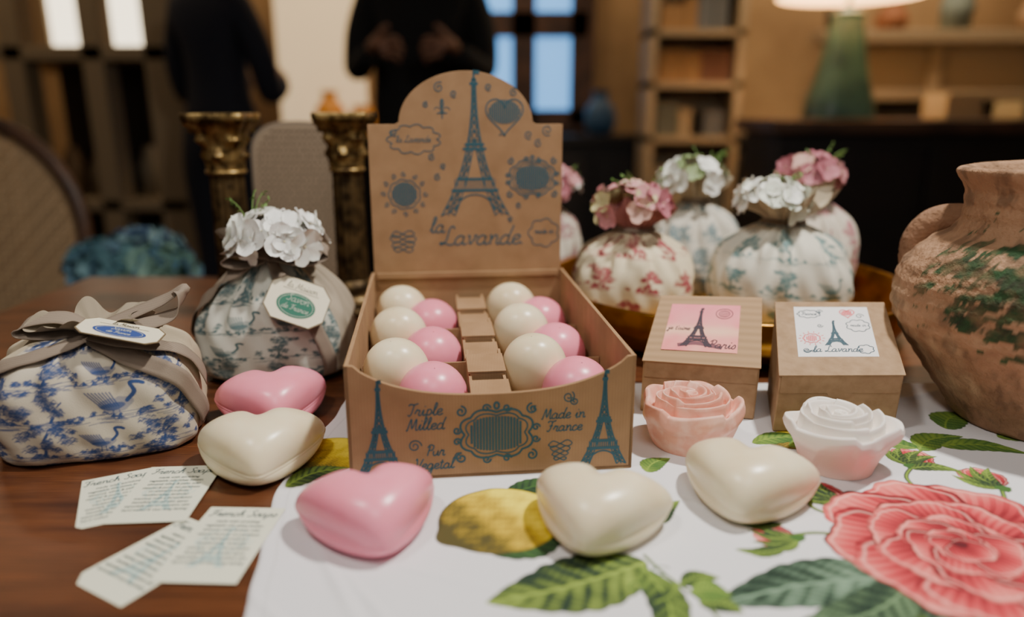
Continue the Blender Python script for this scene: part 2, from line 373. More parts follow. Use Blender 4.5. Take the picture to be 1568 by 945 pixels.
def leaf(p,q,w,seed=0,D=GD,L=GL,curve=.15):
    p=np.array(p,float);q=np.array(q,float); c=(p+q)/2; R=np.linalg.norm(q-p)*.75+w
    k=C.win(c[0]-R,c[0]+R,c[1]-R,c[1]+R)
    if k is None: return
    sl,X,Y=k; d=q-p; Ln=np.linalg.norm(d); d=d/Ln; t=((X-p[0])*d[0]+(Y-p[1])*d[1])/Ln; s=-(X-p[0])*d[1]+(Y-p[1])*d[0]
    s=s-curve*Ln*np.sin(np.clip(t,0,1)*pi); tt=np.clip(t,0,1); hw=w*np.sin(pi*tt**.75)**.85*(1+.08*np.abs(np.sin(tt*24))); 
    m=np.clip((hw-np.abs(s))/C.r+.5,0,1)*((t>0)&(t<1))
    x=np.abs(s)/(hw+1e-3); vein=np.sin((tt*9-x*1.3)*2*pi+ (s>0)*1.0)
    nz=noise2(X,Y,int(seed)+40,2.2,3)
    f=np.clip(.42+.25*(s>0)+.22*np.sin(tt*5+seed)+.22*nz-.32*(vein<-.6)+.2*(vein>.5)*(1-x)-.14*(np.sin(x*26+tt*90)>.2),0,1)
    f=np.where(np.abs(s)<.04*w+.02,1.0,f); col=D+(L-D)*f[...,None]; e=np.clip((x-.9)/.1,0,1)[...,None]*.6; col=col*(1-e)+np.array(lin((20,40,28)))*e
    C.blend(sl,m,col)
def stem(pts,w=.22): 
    P=smooth_path(pts,6); C.stroke(P,w,GD); C.stroke(P+[.03,.03],w*.45,GL)
def bud(x,y,rot,s=1.2,seed=0):
    dx,dy=math.cos(rot),math.sin(rot)
    for a in (-.5,.5,0): petal(x+dx*.4*s-dy*a*s*.6,y+dy*.4*s+dx*a*s*.6,s*.85,rot,.8,seed+a)
    for a in (-.8,-.3,.35,.8): leaf((x-dx*.6*s,y-dy*.6*s),(x+math.cos(rot+a)*1.5*s,y+math.sin(rot+a)*1.5*s),.28*s,seed)
    C.blob(x-dx*.6*s,y-dy*.6*s,.35*s,.3*s,GM)
def lemon(x,y,rx,ry,rot,seed=0):
    R=max(rx,ry)*1.45; sl,X,Y=C.win(x-R,x+R,y-R,y+R); dx=X-x;dy=Y-y
    u=dx*math.cos(rot)+dy*math.sin(rot); v=-dx*math.sin(rot)+dy*math.cos(rot); rr=np.hypot(u/rx,v/ry)-.26*np.exp(-((np.abs(u)-rx)/.7)**2)*np.exp(-(v/.7)**2)
    m=np.clip((1-rr)*ry/C.r+.5,0,1); f=np.clip(.52+.85*(dx*.62/rx+dy*.5/ry)+.16*noise2(X,Y,3,3,4),0,1)
    sp=(np.sin(X*21+2*np.sin(Y*5))*np.sin(Y*25+X*3)>.3)*.3*(1.15-f)
    a_=np.array(lin((78,72,32))); b_=np.array(lin((196,164,32))); c_=np.array(lin((250,228,62))); ff=np.clip(f-sp,0,1)[...,None]
    col=np.where(ff<.5,a_+(b_-a_)*ff*2,b_+(c_-b_)*(ff-.5)*2)
    e=np.clip((rr-.94)/.05,0,1)[...,None]*.6; col=col*(1-e)+a_*.6*e
    C.blend(sl,m,col)
leaf((21.2,33.5),(9.8,31.2),1.9,1,GD,np.array(lin((120,150,124))),-.05)
leaf((21,32),(15,27),2.2,2); leaf((28,31),(33,25),2.0,3); leaf((20.5,31.8),(22,25),1.8,5,GD,np.array(lin((120,150,120))))
leaf((20.5,33),(13,29.6),1.4,9,GD,np.array(lin((110,140,100))),.1)
stem([(20,37.2),(17.5,37.6),(15.5,37.3)],.3); stem([(20.2,38.5),(18.3,40.5),(19.3,42.0)],.3)
stem([(26,42),(26,44.2),(27.4,46)],.3); stem([(30.5,41),(31.2,42.5),(31.5,43.5)],.3); stem([(27.2,46),(29.5,48.5),(33,49.5)])
bud(15.4,37.2,pi*.97,1.35,1); bud(19.9,41.9,pi*.75,1.5,2); bud(27.6,46.6,pi*.35,1.5,3); bud(31.2,43.6,pi*.6,1.5,4)
bud(36,44,.4,1.3,8)
leaf((15.8,38.5),(12.5,39.6),.5,3); leaf((15.2,36.2),(12.3,36.0),.5,3)
leaf((29,48.3),(33.5,50.6),1.1,1,GM,GL); leaf((31,49),(36.5,47.6),1.0,2,GM,GL); leaf((29,48.5),(27.0,52),1.0,4,GM,GL); leaf((27,45.5),(30.2,45.0),.6,4)
leaf((33,52),(37,55),1.3,4,GM,GL); leaf((36,50.5),(41,50.0),1.2,2,GM,GL)
RX,RY=25.4,36.4
for k in range(9):
    a=k*2*pi/9+.35; petal(RX+4.6*math.cos(a),RY+4.2*math.sin(a),3.0,a,1.25,k)
for k in range(7):
    a=k*2*pi/7+.1; petal(RX+2.9*math.cos(a),RY+2.7*math.sin(a),2.3,a,1.3,k+3)
for k in range(6):
    a=k*2*pi/6+.5; petal(RX+1.5*math.cos(a)-.3,RY+1.4*math.sin(a),1.7,a,1.35,k+7)
for k in range(5):
    a=k*2*pi/5; petal(RX+.6*math.cos(a)-.4,RY+.6*math.sin(a),1.1,a,1.3,k+1)
C.blob(RX-.4,RY,.45,.35,RO)
leaf((-1.5,35.8),(3.4,38.6),1.5,6,GD,GM,-.1); leaf((-.5,41.6),(4,43.8),1.0,3,GD,GM,.1)
lemon(-.7,39.1,3.7,3.6,.6); lemon(-13.0,47.5,3.0,2.8,.8); lemon(20.5,50.0,1.6,1.6,.3)
leaf((7.2,34.8),(-1.3,31.4),2.2,2,GD,np.array(lin((140,164,66))),.04)
leaf((6.8,34.4),(6.5,27.5),1.0,2); 
stem([(7.2,35.4),(8.0,33.6),(9.4,31.4),(10.2,29)],.2); leaf((8.6,32.8),(10.8,33.4),.6,4); leaf((9.2,31.4),(11.2,30.6),.7,2); leaf((8.4,33),(7.0,31.4),.4,1); leaf((9.0,32.2),(11.0,32.0),.9,6,GM,GL)
for q in ((7.4,34.6),(6.0,33.2)): 
    for S in spiral(q[0]+.4,q[1]-.7,.6,.08,1,1.1,.5): C.stroke(S[0],.07,GM)
leaf((8.7,38.6),(10.4,41.2),.7,3); leaf((9.0,45.0),(11,47),.8,2,GM,GL)
leaf((17.5,49.5),(22.5,50.0),.9,2,GM,GL); leaf((17,46.5),(21,44.6),1.1,5,GD,RM); leaf((20,49),(26,49.5),1.0,7,GM,GL)
leaf((-14.6,43),(-11,45.6),1.0,2); bud(24.6,48.5,.6,1.0,5); bud(3,48,.6,1.0,5); lemon(7,55,2.5,3,.3); leaf((-5,24),(-10,20),1.5,3)
xs_n=1300
ys=np.concatenate([np.linspace(17,29,60),np.linspace(29.06,48,340),np.linspace(48.08,61.9,170)])
s=np.linspace(0,1,xs_n); S_,Y_=np.meshgrid(s,ys)
xl=herm([17,24,30.5,36,42.6,48,53,62.3],[-11.6,-12.3,-12.9,-13.9,-15.0,-14.9,-14.2,-13.8],Y_)+.06*np.sin(Y_*1.3)
X_=xl+(48-xl)*S_
Zc=.10+.03*noise2(X_,Y_,11,.45,4)
for (a,px,py,w,h) in ((.5,-9,33,.35,.16),(.62,-6,30,.3,.14),(1.1,9,42,.35,.08),(.2,14,36,.5,.07),(.9,2,34,.4,.06),(1.4,-3,43,.3,.06),(.35,24,46,.4,.07),(2.0,33,58,.5,.2),(2.3,30,60,.5,.12),(.8,-10,29,.3,.14),(1.2,-5,34,.25,.06),(.4,14,33,.3,.06)):
    d=(X_-px)*math.cos(a)+(Y_-py)*math.sin(a); l=-(X_-px)*math.sin(a)+(Y_-py)*math.cos(a)
    Zc+=h*np.exp(-(d/w)**2)*np.exp(-(l/5)**2)
edge=np.minimum(np.minimum((X_-xl)/.25,(48-X_)/.25),np.minimum((Y_-17)/.25,(61.9-Y_)/.25)); Zc=.01+np.maximum(Zc,.02)*np.clip(edge,0,1)**.5
col=C.sample(X_.ravel(),Y_.ravel())
hem=np.exp(-(((X_-xl)-.9)/.06)**2).ravel()[:,None]*.12; col=col*(1-hem)
mk('floral_tablecloth',np.stack([X_.ravel(),Y_.ravel(),Zc.ravel()],1),gf(xs_n,len(ys)),m_cloth,col=col)
CZ=.14
# ================================================================= HEART SOAPS
def heart(name,cx,cy,cz,size,rot,mat,tilt=0):
    n=200;m=80
    t=np.linspace(0,2*pi,n,endpoint=False)
    hx=np.sin(t)*(.48+.52*np.sin(t)**2); hy=(10.6*np.cos(t)-5.0*np.cos(2*t)-.9*np.cos(3*t)+2.0)/14.4
    ex=np.sin(t)*.93; ey=np.where(np.cos(t)<0,.88,.74)*np.cos(t)
    lam=np.concatenate([np.linspace(-pi/2,-.14,20),[-.09,-.065,-.03,0.0,.02,.04,.07],np.linspace(.13,pi/2,m-27)])
    V=[]
    for l in lam:
        c=math.cos(l)**.72 if l>0 else math.cos(l)**.55
        k=abs(math.sin(l))**1.2*.9
        if -.05<l<.01: c+=.008
        if abs(l+.065)<.03 or abs(l-.03)<.015: c-=.007
        X=(hx*(1-k)+ex*k)*c; Y=(hy*(1-k)+ey*k)*c; Z=np.full(n,(math.sin(l)*.62 if l>0 else math.sin(l)*.30))
        g=np.exp(-np.abs(X/.17)**1.6)*sst(-.12,.5,Y)*.20*math.sin(l)**.4 if l>0 else 0
        V.append(np.stack([X,Y,Z-g],1))
    V=np.concatenate(V)*size/2; V[:,2]-=V[:,2].min()
    R=np.array(Matrix.Rotation(rot,3,'Z')@Matrix.Rotation(tilt,3,'X')); V=V@R.T; V[:,2]-=V[:,2].min()
    mk(name,V+[cx,cy,cz],gf(n,len(lam),True),mat)
heart('heart_soap',-8.0,37.7,CZ,8.1,math.radians(20),m_pink,.06)
heart('heart_soap',4.85,37.8,CZ,8.05,math.radians(-18),m_cream,.06)
heart('heart_soap',14.4,41.0,CZ,8.15,math.radians(-24),m_cream,.06)
heart('heart_soap',-17.0,45.9,.02,8.5,math.radians(14),m_cream,.06)
heart('heart_soap',-18.7,54.2,.02,8.6,math.radians(22),m_pink,.06)
# ================================================================= ROSE SOAPS
def rose(name,cx,cy,cz,R,H,rb,mat,seed,rot,white=False):
    r_=np.random.default_rng(seed); n=400
    th=np.linspace(0,2*pi,n,endpoint=False); nl=6
    Rl=np.array([.13,.27,.42,.57,.74,1.0]); cnt=[1,2,3,3,4,5]; ph=r_.uniform(0,1,nl)+rot
    def saw(x):
        f=np.mod(x,1); return np.where(f<.9,(f/.9)**.8,(1-f)/.1)
    SW=[saw(cnt[k]*th/(2*pi)+ph[k]) for k in range(nl)]
    B=np.array([Rl[k]*(1+(.19 if k<5 else 0)*(SW[k]-.55)) for k in range(nl)])
    for k in range(1,nl-1): B[k]=np.maximum(B[k],B[k-1]+.05)
    if white: B[-1]=.97+.11*np.cos(4*th+.5)+.05*np.cos(3*th+1)
    else: B[-1]=.97+.04*np.cos(5*th+ph[5])+.04*(SW[5]-.5)
    Hc=np.array([.96,1.0,.99,.96,.91,.83])*H; amp=np.array([.10,.15,.19,.22,.25,.22])*H
    off=np.array([[0,0]]+[[.03*math.cos(2.4*k+seed),.03*math.sin(2.4*k+seed)] for k in range(1,5)]+[[0,0]])*R
    lo=np.zeros(n); olo=off[0]; top=[]
    for k in range(nl):
        for rel in (np.linspace(0,1,26)[(0 if k==0 else 1):]):
            r=lo+(B[k]-lo)*rel; oc=olo*(1-rel)+off[k]*rel
            up=sst(-.05,.76,rel); dn=1-.8*sst(.86,1.0,rel) if k<nl-1 else 1-.5*sst(.88,1.0,rel)
            z=Hc[k]-amp[k]*(1-up)-amp[k]*(1-dn)*.85
            z=z+.10*H*(SW[k]-.5)*sst(.1,.7,rel)*(1 if k else .3)
            if k==nl-1:
                z=z+(.06*H*np.cos(4*th+.5)*rel**2 if white else .05*H*np.cos(5*th+ph[5])*rel**2)-.05*H*rel**3
            top.append(np.stack([r*R*np.cos(th)+oc[0],r*R*np.sin(th)+oc[1],z],1))
        lo=B[k]; olo=off[k]
    zr=top[-1][:,2]; rr_=np.hypot(top[-1][:,0],top[-1][:,1]); side=[]
    for q in np.linspace(.03,1,40):
        f=1-q; prof=f**.85 if not white else f**1.25
        rad=rb+(rr_-rb)*prof+.12*math.sin(pi*min(1,q*3))*(1 if q<.33 else 0)
        x5=np.mod(th*5/(2*pi)+ph[3]+.35*q,1)
        rad=rad+.05*R*(np.where(x5<.88,x5/.88,(1-x5)/.12)-.5)*math.sin(pi*q)**.7
        side.append(np.stack([rad*np.cos(th),rad*np.sin(th),zr*f],1))
    side.append(np.stack([rb*.2*np.cos(th),rb*.2*np.sin(th),zr*0],1))
    V=np.concatenate(top+side)+[cx,cy,cz]
    c=None
    if white:
        f=sst(.80,.2,(V[:,2]-cz)/H)[:,None]*sst(.2,.6,np.hypot(V[:,0]-cx,V[:,1]-cy)/R)[:,None]*.9
        c=np.array(lin((247,240,232)))*(1-f)+np.array(lin((244,206,192)))*f
    mk(name,V,gf(n,len(top+side),True),mat,col=c)
rose('rose_soap',12.9,49.6,CZ,3.65,4.0,2.6,m_rosep,3,.4)
rose('rose_soap',22.1,46.1,CZ,3.6,4.0,2.35,m_rosew,8,.9,True)
# ================================================================= DISPLAY BOX
A6=math.radians(6.6); O=np.array([-1.2,44.5,0]); EX=np.array([math.cos(A6),math.sin(A6),0]); EY=np.array([-math.sin(A6),math.cos(A6),0]); EZ=np.array([0,0,1.])
W2=9.35; D=26.6; TH=.28; B0=.16
db=EMP('soap_display_box',(-1.2,44.5,0))
fF=frame(O+EZ*B0,EX,EZ,-EY)
fB=frame(O+EY*D+EZ*B0,EX,EZ,-EY)
fL=frame(O-EX*W2+EZ*B0,EY,EZ,-EX); fR=frame(O+EX*W2+EZ*B0,EY,EZ,EX)
fFl=frame(O+EZ*B0,EX,EY,EZ)
mb=MB()
us=np.linspace(-8.8,8.8,41)
top=[(u,7.95-2.2*(max(0,1-(abs(u)/8.8)**2.6))**.8) for u in us]
front=[(-W2,0),(W2,0),(W2,8.0)]+[(u,z) for u,z in top[::-1]]+[(-W2,8.0)]
plate(mb,front,fF,0,TH)
plate(mb,[(0,0),(D,0),(D,8.2),(0,8.0)],fL,0,TH); plate(mb,[(0,0),(D,0),(D,8.2),(0,8.0)],fR,0,TH)
plate(mb,[(-W2,0),(W2,0),(W2,D),(-W2,D)],fFl,.25,TH)
S0=22.1
arcp=[(6.25*math.cos(a),S0+4.75*math.sin(a)) for a in np.linspace(0.04,pi-.04,41)]
back=[(-W2+.15,0),(W2-.15,0),(W2-.15,8.0),(9.1,8.3),(9.1,S0),(6.6,S0)]+arcp+[(-6.6,S0),(-9.1,S0),(-9.1,8.3),(-W2+.15,8.0)]
plate(mb,back,fB,0,TH)
plate(mb,[(-8.8,7.6),(8.8,7.6),(8.8,8.15),(-8.8,8.15)],fB,.3,.3)
mb.obj('box_panels',m_card,db,smooth=False,bevel=.04)
mb=MB()
for v in (8.8,17.7):
    fd=frame(O+EY*v+EZ*B0,EX,EZ,-EY); plate(mb,[(-9,.3),(-1.2,.3),(-1.2,4.9),(-9,4.9)],fd,0,.2); plate(mb,[(1.2,.3),(9,.3),(9,4.9),(1.2,4.9)],fd,0,.2)
for sg in (-1,1):
    fd=frame(O+EX*sg*1.2+EZ*B0,EY,EZ,EX)
    pts=[(.4,.3),(26,.3)]
    z=[]
    for k in range(6):
        v=26-k*4.3; z+=[(v,5.9 if k%2==0 else 5.2),(v-4.2,5.2 if k%2==0 else 4.9)]
    plate(mb,pts+z,fd,.1,.2)
for k in range(6):
    v=.5+k*4.3; h=5.0+.45*(k%2)
    fd=frame(O+EY*v+EZ*(B0+h),EX,EY*.97+EZ*.1,EZ)
    plate(mb,[(-1.35,0),(1.35,0),(1.35,3.1),(-1.35,3.1)],fd,.1,.15)
    fd=frame(O+EY*v+EZ*B0,EX,EZ,-EY); plate(mb,[(-1.2,.3),(1.2,.3),(1.2,h),(-1.2,h)],fd,0,.15)
mb.obj('box_dividers',m_card,db,smooth=False)
def egg(mb,c,rx,ry,rz,tx,ty):
    n,m=40,24; th=np.linspace(0,2*pi,n,endpoint=False); la=np.linspace(-pi/2+.01,pi/2-.01,m)
    T,L=np.meshgrid(th,la); V=np.stack([rx*np.cos(L)**.92*np.cos(T),ry*np.cos(L)**.92*np.sin(T),rz*np.sin(L)],2).reshape(-1,3)
    R=np.array(Matrix.Rotation(tx,3,'X')@Matrix.Rotation(ty,3,'Y')); V=V@R.T+c; mb.add(V,gf(n,m,True))
mp_,mc_=MB(),MB()
for k in range(3):
    c=4.4+8.9*k
    for sg in (0,1):
        up,uc=(-3.9,-6.5) if sg==0 else (6.4,3.9)
        jit=rng.uniform(-.25,.25,4)
        p=O+EX*(up+jit[0]*.5)+EY*(c-.2+jit[1])+EZ*3.95; egg(mp_,p,2.5,2.5,2.7,.3,.1)
        p=O+EX*(uc+jit[2]*.5)+EY*(c+3.1 if k<2 else c+2.1)+EZ*(4.9); egg(mc_,p,2.45,2.2,2.65,.2,-.1)
mp_.obj('pink_soaps',m_pink,db); mc_.obj('cream_soaps',m_cream,db)
ink=MB()
w=.075
PX=lambda px:(px-708)/16.2
PZ=lambda py:(422-py)/16.2+8.15
S=[]
S+=tower(PX(720),PZ(334),PZ(118)-PZ(334),3.25,.10)
S+=heartline(PX(766),PZ(182),1.75,.12)+[(np.array([(PX(762),PZ(208)),(PX(757),PZ(212)),(PX(768),PZ(212))]),.08)]
S+=stripes(PX(766),PZ(178),1.5,1.1,.13,.19)
S+=wavyloop(PX(629),PZ(218),2.3,1.25,.09,11,.2)+write('la Lavande',PX(628),PZ(222),.3,.06)
S+=wavyloop(PX(612),PZ(300),1.45,1.35,.1,9,.08)+stripes(PX(612),PZ(300),1.2,1.15,.12,.17)
for a in np.arange(0,2*pi,pi/6): S+=spiral(PX(612)+1.95*math.cos(a),PZ(300)+1.85*math.sin(a),.26,.08,1 if int(a*6/pi)%2 else -1,1.2,a)
S+=ornate(PX(809),PZ(277),2.05,1.55,.09)+stripes(PX(809),PZ(277),1.6,1.15,.14,.19,3)
S+=write('la',PX(660),PZ(360),.75,.13)+write('Lavande.',PX(730),PZ(380),.92,.14,ex=1.05)
S+=wavyloop(PX(828),PZ(363),1.4,1.3,.09,7,.2)+write('made in',PX(828),PZ(364),.26,.06)
for k in range(4): 
    S+=swirl(PX(607),PZ(366)+.0-.5*k+.3,1.25-.15*abs(k-1),.09,1 if k%2 else -1)
for (x,y,r,f) in ((668,143,.5,1),(690,152,.35,-1),(648,168,.3,1),(742,142,.35,-1),(780,150,.4,1),(803,212,.42,-1),(818,225,.4,1),(832,205,.55,-1),(663,275,.35,1),(672,258,.3,-1),(600,208,.35,-1),(655,245,.35,1),(788,320,.3,1),(775,340,.3,-1)):
    S+=spiral(PX(x),PZ(y),r,.09,f,1.5,f)
S+=[(smooth_path([(PX(672),PZ(188)),(PX(672),PZ(160))],3),.12)]+ell(PX(672),PZ(166),.16,.4,.08,14)+ell(PX(665),PZ(176),.3,.3,.07,14,-1,3)+ell(PX(679),PZ(176),.3,.3,.07,14,0,4)+[(np.array([(PX(664),PZ(180)),(PX(680),PZ(180))]),.1)]
strokes_mesh(ink,S,fB,.02)
FX=lambda px:(px-756)/24.0
FZ=lambda py:(733-py)/22.2
S=[]
S+=tower(FX(580),.35,6.6,1.55,.085)+tower(FX(932),.35,6.7,1.6,.085)
S+=write('Triple',FX(650),FZ(634),.42,.08)+write('Milled',FX(650),FZ(656),.42,.08)
S+=write('Pur',FX(664),FZ(697),.38,.08)+write('Vegetal',FX(662),FZ(718),.38,.08)
S+=write('Made in',FX(866),FZ(648),.38,.08)+write('France',FX(868),FZ(668),.38,.08)
S+=ornate(FX(761),FZ(667),2.25,1.6,.1)+stripes(FX(761),FZ(667),1.75,1.2,.15,.2,3)
S+=spiral(FX(633),FZ(681),.45,.08,1,1.6,0)+spiral(FX(874),FZ(615),.42,.08,-1,1.6,1)+spiral(FX(884),FZ(622),.3,.08,1,1.5,2)
for k in range(4): S+=swirl(FX(862),FZ(688)-.36*k,.8-.12*k,.07,1 if k%2 else -1)
for (x,y) in ((700,700),(820,632)): S+=spiral(FX(x),FZ(y),.25,.07,1,1.4,1)
strokes_mesh(ink,S,fF,.02)
ink.obj('printed_artwork',m_ink,db,smooth=False)
# ================================================================= KRAFT GIFT BOXES
def giftbox(name,FLp,FRp,BRp,BLp,zf,zb,labelpink):
    e=EMP(name,((FLp[0]+BRp[0])/2,(FLp[1]+BRp[1])/2,0))
    FL=np.array(FLp+(0,),float);FR=np.array(FRp+(0,),float);BR=np.array(BRp+(0,),float);BL=np.array(BLp+(0,),float)
    z=EZ; lean=np.array([-.0,-.35,0])
    c=[FL,FR,BR,BL]; V=[p+z*CZ for p in c]+[FL+z*zf+lean,FR+z*zf+lean,BR+z*zb,BL+z*zb]
    mb=MB(); mb.add(V,[(3,2,1,0),(4,5,6,7),(0,1,5,4),(1,2,6,5),(2,3,7,6),(3,0,4,7)])
    mb.obj('carton',m_kraft2,e,smooth=False,bevel=.12)
    T=[np.array(v) for v in V[4:]]; cen=sum(T)/4
    eu=(T[1]-T[0]); ew=(T[3]-T[0]); lu=np.linalg.norm(eu); lw=np.linalg.norm(ew); nn=np.cross(eu,ew); nn/=np.linalg.norm(nn)
    def fr(u,w,off):
        u=np.atleast_1d(u)/lu; w=np.atleast_1d(w)/lw; u_=u[:,None];w_=w[:,None]
        return T[0]*(1-u_)*(1-w_)+T[1]*u_*(1-w_)+T[2]*u_*w_+T[3]*(1-u_)*w_+nn*off
    mb=MB(); plate(mb,[(-.08,-.1),(lu+.08,-.1),(lu+.08,lw+.05),(-.08,lw+.05)],fr,.14,.13)
    mb.obj('lid',m_ribbed if labelpink else m_kraft2,e,smooth=False,bevel=.05)
    base=FL+z*CZ
    up=(T[0]-base); hf=np.linalg.norm(up); upn=up/hf; fn=np.cross(eu/lu,upn)
    ff=frame(base,eu/lu,upn,fn)
    mb=MB(); fl=hf*.30; plate(mb,[(.15,hf),(.15,hf-fl),(lu*.5-.9,hf-fl)]+[(lu*.5+.9*math.cos(a),hf-fl-.5*math.sin(a)) for a in np.linspace(pi,0,12)]+[(lu-.15,hf-fl),(lu-.15,hf)],ff,.06,.05)
    mb.obj('tuck_flap',m_kraft2,e,smooth=False)
    lb=MB(); x0,x1,y0,y1=(lu*.13,lu*.80,lw*.16,lw*.86) if labelpink else (lu*.16,lu*.83,lw*.22,lw*.92)
    cx,cy=(x0+x1)/2,(y0+y1)/2
    if labelpink:
        nx,ny=60,40; U,Wv=np.meshgrid(np.linspace(x0,x1,nx),np.linspace(y0,y1,ny)); nz=noise2(U,Wv,5,1.1)
        f=np.clip(.5+.35*nz,0,1)[...,None]; g=np.clip((Wv-y0)/(y1-y0)+.2*nz,0,1)[...,None]
        cc=np.array(lin((240,120,130)))*(1-f)+np.array(lin((250,186,160)))*f; cc=cc*(1-.5*g)+np.array(lin((236,110,150)))*.5*g
        hz=np.exp(-(((Wv-y0)/(y1-y0)-.42)/.1)**2)[...,None]*.5; cc=cc*(1-hz)+np.array(lin((252,220,176)))*hz
        lb.add(fr(U.ravel(),Wv.ravel(),.16),gf(nx,ny),cc.reshape(-1,3))
        dk=lin((52,38,52)); strokes_mesh(lb,tower(cx-.3,y0+.5,(y1-y0)*.82,1.25,.085),fr,.18,dk)
        strokes_mesh(lb,[(smooth_path([(x0+1.2,y0+.6),(cx-.3,y0+.9),(x1-1.2,y0+.5)],4),.4)],fr,.17,lin((120,70,80)))
        strokes_mesh(lb,write("Paris",cx+1.7,y0+.45,.45,.08),fr,.18,dk)
        strokes_mesh(lb,write("je t'aime",cx-1.9,y0+2.4,.24,.055),fr,.18,dk)
        strokes_mesh(lb,ell(x1-1.3,y1-1.1,.7,.6,.06)+ell(x1-1.3,y1-1.1,.45,.38,.05)+stripes(x1-1.3,y1-1.1,.35,.3,.04,.12),fr,.18,dk)
    else:
        poly_fill(lb,[(x0,y0),(x1,y0),(x1,y1),(x0,y1)],fr,.16,lin((238,236,236)))
        tk=lin((56,86,100)); rd=lin((232,112,118))
        strokes_mesh(lb,tower(cx,y0+1.4,3.2,.9,.07)+write('la Lavande',cx,y0+.6,.36,.075)+wavyloop(x0+1.2,y1-1.0,.9,.5,.07,9,.2)+wavyloop(x1-1.1,y1-2.6,.9,.75,.07,8,.2)+wavyloop(x1-.9,y0+.9,.6,.5,.07,7,.2)+
            write('made in',x1-1.1,y1-2.7,.18,.04)+spiral(cx-1.0,y1-.7,.3,.06,1,1.4,0)+spiral(cx-1.1,y1-2.6,.25,.06,-1,1.4,0)+spiral(x1-.8,y1-1.3,.35,.06,1,1.4,0)+spiral(x0+.7,y0+.8,.35,.06,-1,1.4,0)+swirl(x0+1.0,y0+.7,.5,.06)+write('France',x0+1.2,y1-1.15,.2,.05),fr,.18,tk)
        strokes_mesh(lb,heartline(cx+1.3,y1-.9,.6,.1)+stripes(cx+1.3,y1-.85,.45,.35,.12,.14)+wavyloop(x0+1.2,y0+2.3,.65,.55,.1,9,.15)+stripes(x0+1.2,y0+2.3,.45,.4,.1,.14)+[(np.array([(x0+1.2+.85*math.cos(a),y0+2.3+.7*math.sin(a)),(x0+1.2+1.05*math.cos(a),y0+2.3+.9*math.sin(a))]),.07) for a in np.arange(0,6.28,.45)],fr,.18,rd)
    lb.obj('label',m_tag,e,smooth=False)
giftbox('gift_box',(10.3,55.4),(18.9,53.6),(21.2,61.0),(12.9,61.8),4.5,8.0,True)
giftbox('gift_box',(19.6,51.4),(28.8,51.5),(30.8,59.4),(21.9,59.5),4.7,8.0,False)
# ================================================================= TOILE BAGS
KS=[0,.10,.16,.28,.42,.56,.68,.76,.80,.86,.93,1.0]
def make_surf(cx,cy,zb,rx,ry,h,rot,n,seed,ruf=1.0,pl=.1,KR_=None,KZ_=None):
    Rk=KR_ or [0,.56,.78,.97,1.04,.97,.76,.42,.26,.33,.46*ruf+.02,.55*ruf]
    Zk=KZ_ or [0,0,.05,.2,.42,.65,.83,.95,1.0,1.08,1.18,1.27]
    r_=np.random.default_rng(seed); ph=r_.uniform(0,2*pi,8)
    def surf(th,s,off=0.):
        r=herm(KS,Rk,s); z=herm(KS,Zk,s)
        ne=2+(n-2)*sst(.72,.45,s); k=(np.abs(np.cos(th))**ne+np.abs(np.sin(th))**ne)**(-1/ne)
        p=pl*sst(.42,.74,s)*(.55*np.cos(13*th+ph[0]+2*np.sin(3*th))+.35*np.cos(22*th+ph[1])+.3*np.cos(7*th+ph[2]))
        p=p+ .34*sst(.8,.95,s)*(.6*np.cos(7*th+ph[5])+.5*np.cos(12*th+ph[6]))*ruf*.6
        wr=.022*np.sin(4*th+ph[3]+6*s)+.016*np.sin(9*th+ph[4]-14*s)+.010*np.sin(17*th+ph[7]+25*s)
        q=r*k*(1+p+wr*sst(.02,.2,s))
        x=q*rx*np.cos(th); y=q*ry*np.sin(th); zz=z*h+sst(.8,1,s)*h*(.05*np.sin(5*th+ph[2])+.05*np.sin(9*th+ph[4]))*ruf
        zz=zz+ (-.03*h*sst(.15,.5,s)*sst(.8,.5,s)*np.cos(2*th+ph[1]))
        nzc=sst(.4,.75,s)*.8
        x=x+off*np.cos(th); y=y+off*np.sin(th); zz=zz+off*nzc
        zz=np.maximum(zz,.04)
        c_,s_=math.cos(rot),math.sin(rot)
        return np.stack([cx+x*c_-y*s_,cy+x*s_+y*c_,zb+zz],-1)
    return surf
def bag(surf,C,rm,h,N,Mv,plain,e,front=None,ruffcol=None,u0=0,v0=0):
    th=np.linspace(0,2*pi,N,endpoint=False)-pi/2; s=np.concatenate([np.linspace(0,.16,14)[:-1],np.linspace(.16,.8,Mv),np.linspace(.8,1,40)[1:]])
    T,Sx=np.meshgrid(th,s); V=surf(T,Sx)
    ang=(T+pi/2); ang=np.where(ang>pi,ang-2*pi,ang)
    col=C.sample(ang*rm+u0,Sx*h*1.75-.6+v0)
    if front:
        f=np.clip((np.abs(ang)-front)/.02,0,1)[...,None]; col=col*(1-f)+np.array(lin(plain))*f
    f=sst(.78,.84,Sx)[...,None]; rc=np.array(lin(ruffcol or plain)); col=col*(1-f)+rc*f
    mk('bag_fabric',V.reshape(-1,3),gf(N,len(s),True),m_fab,e,col=col.reshape(-1,3))
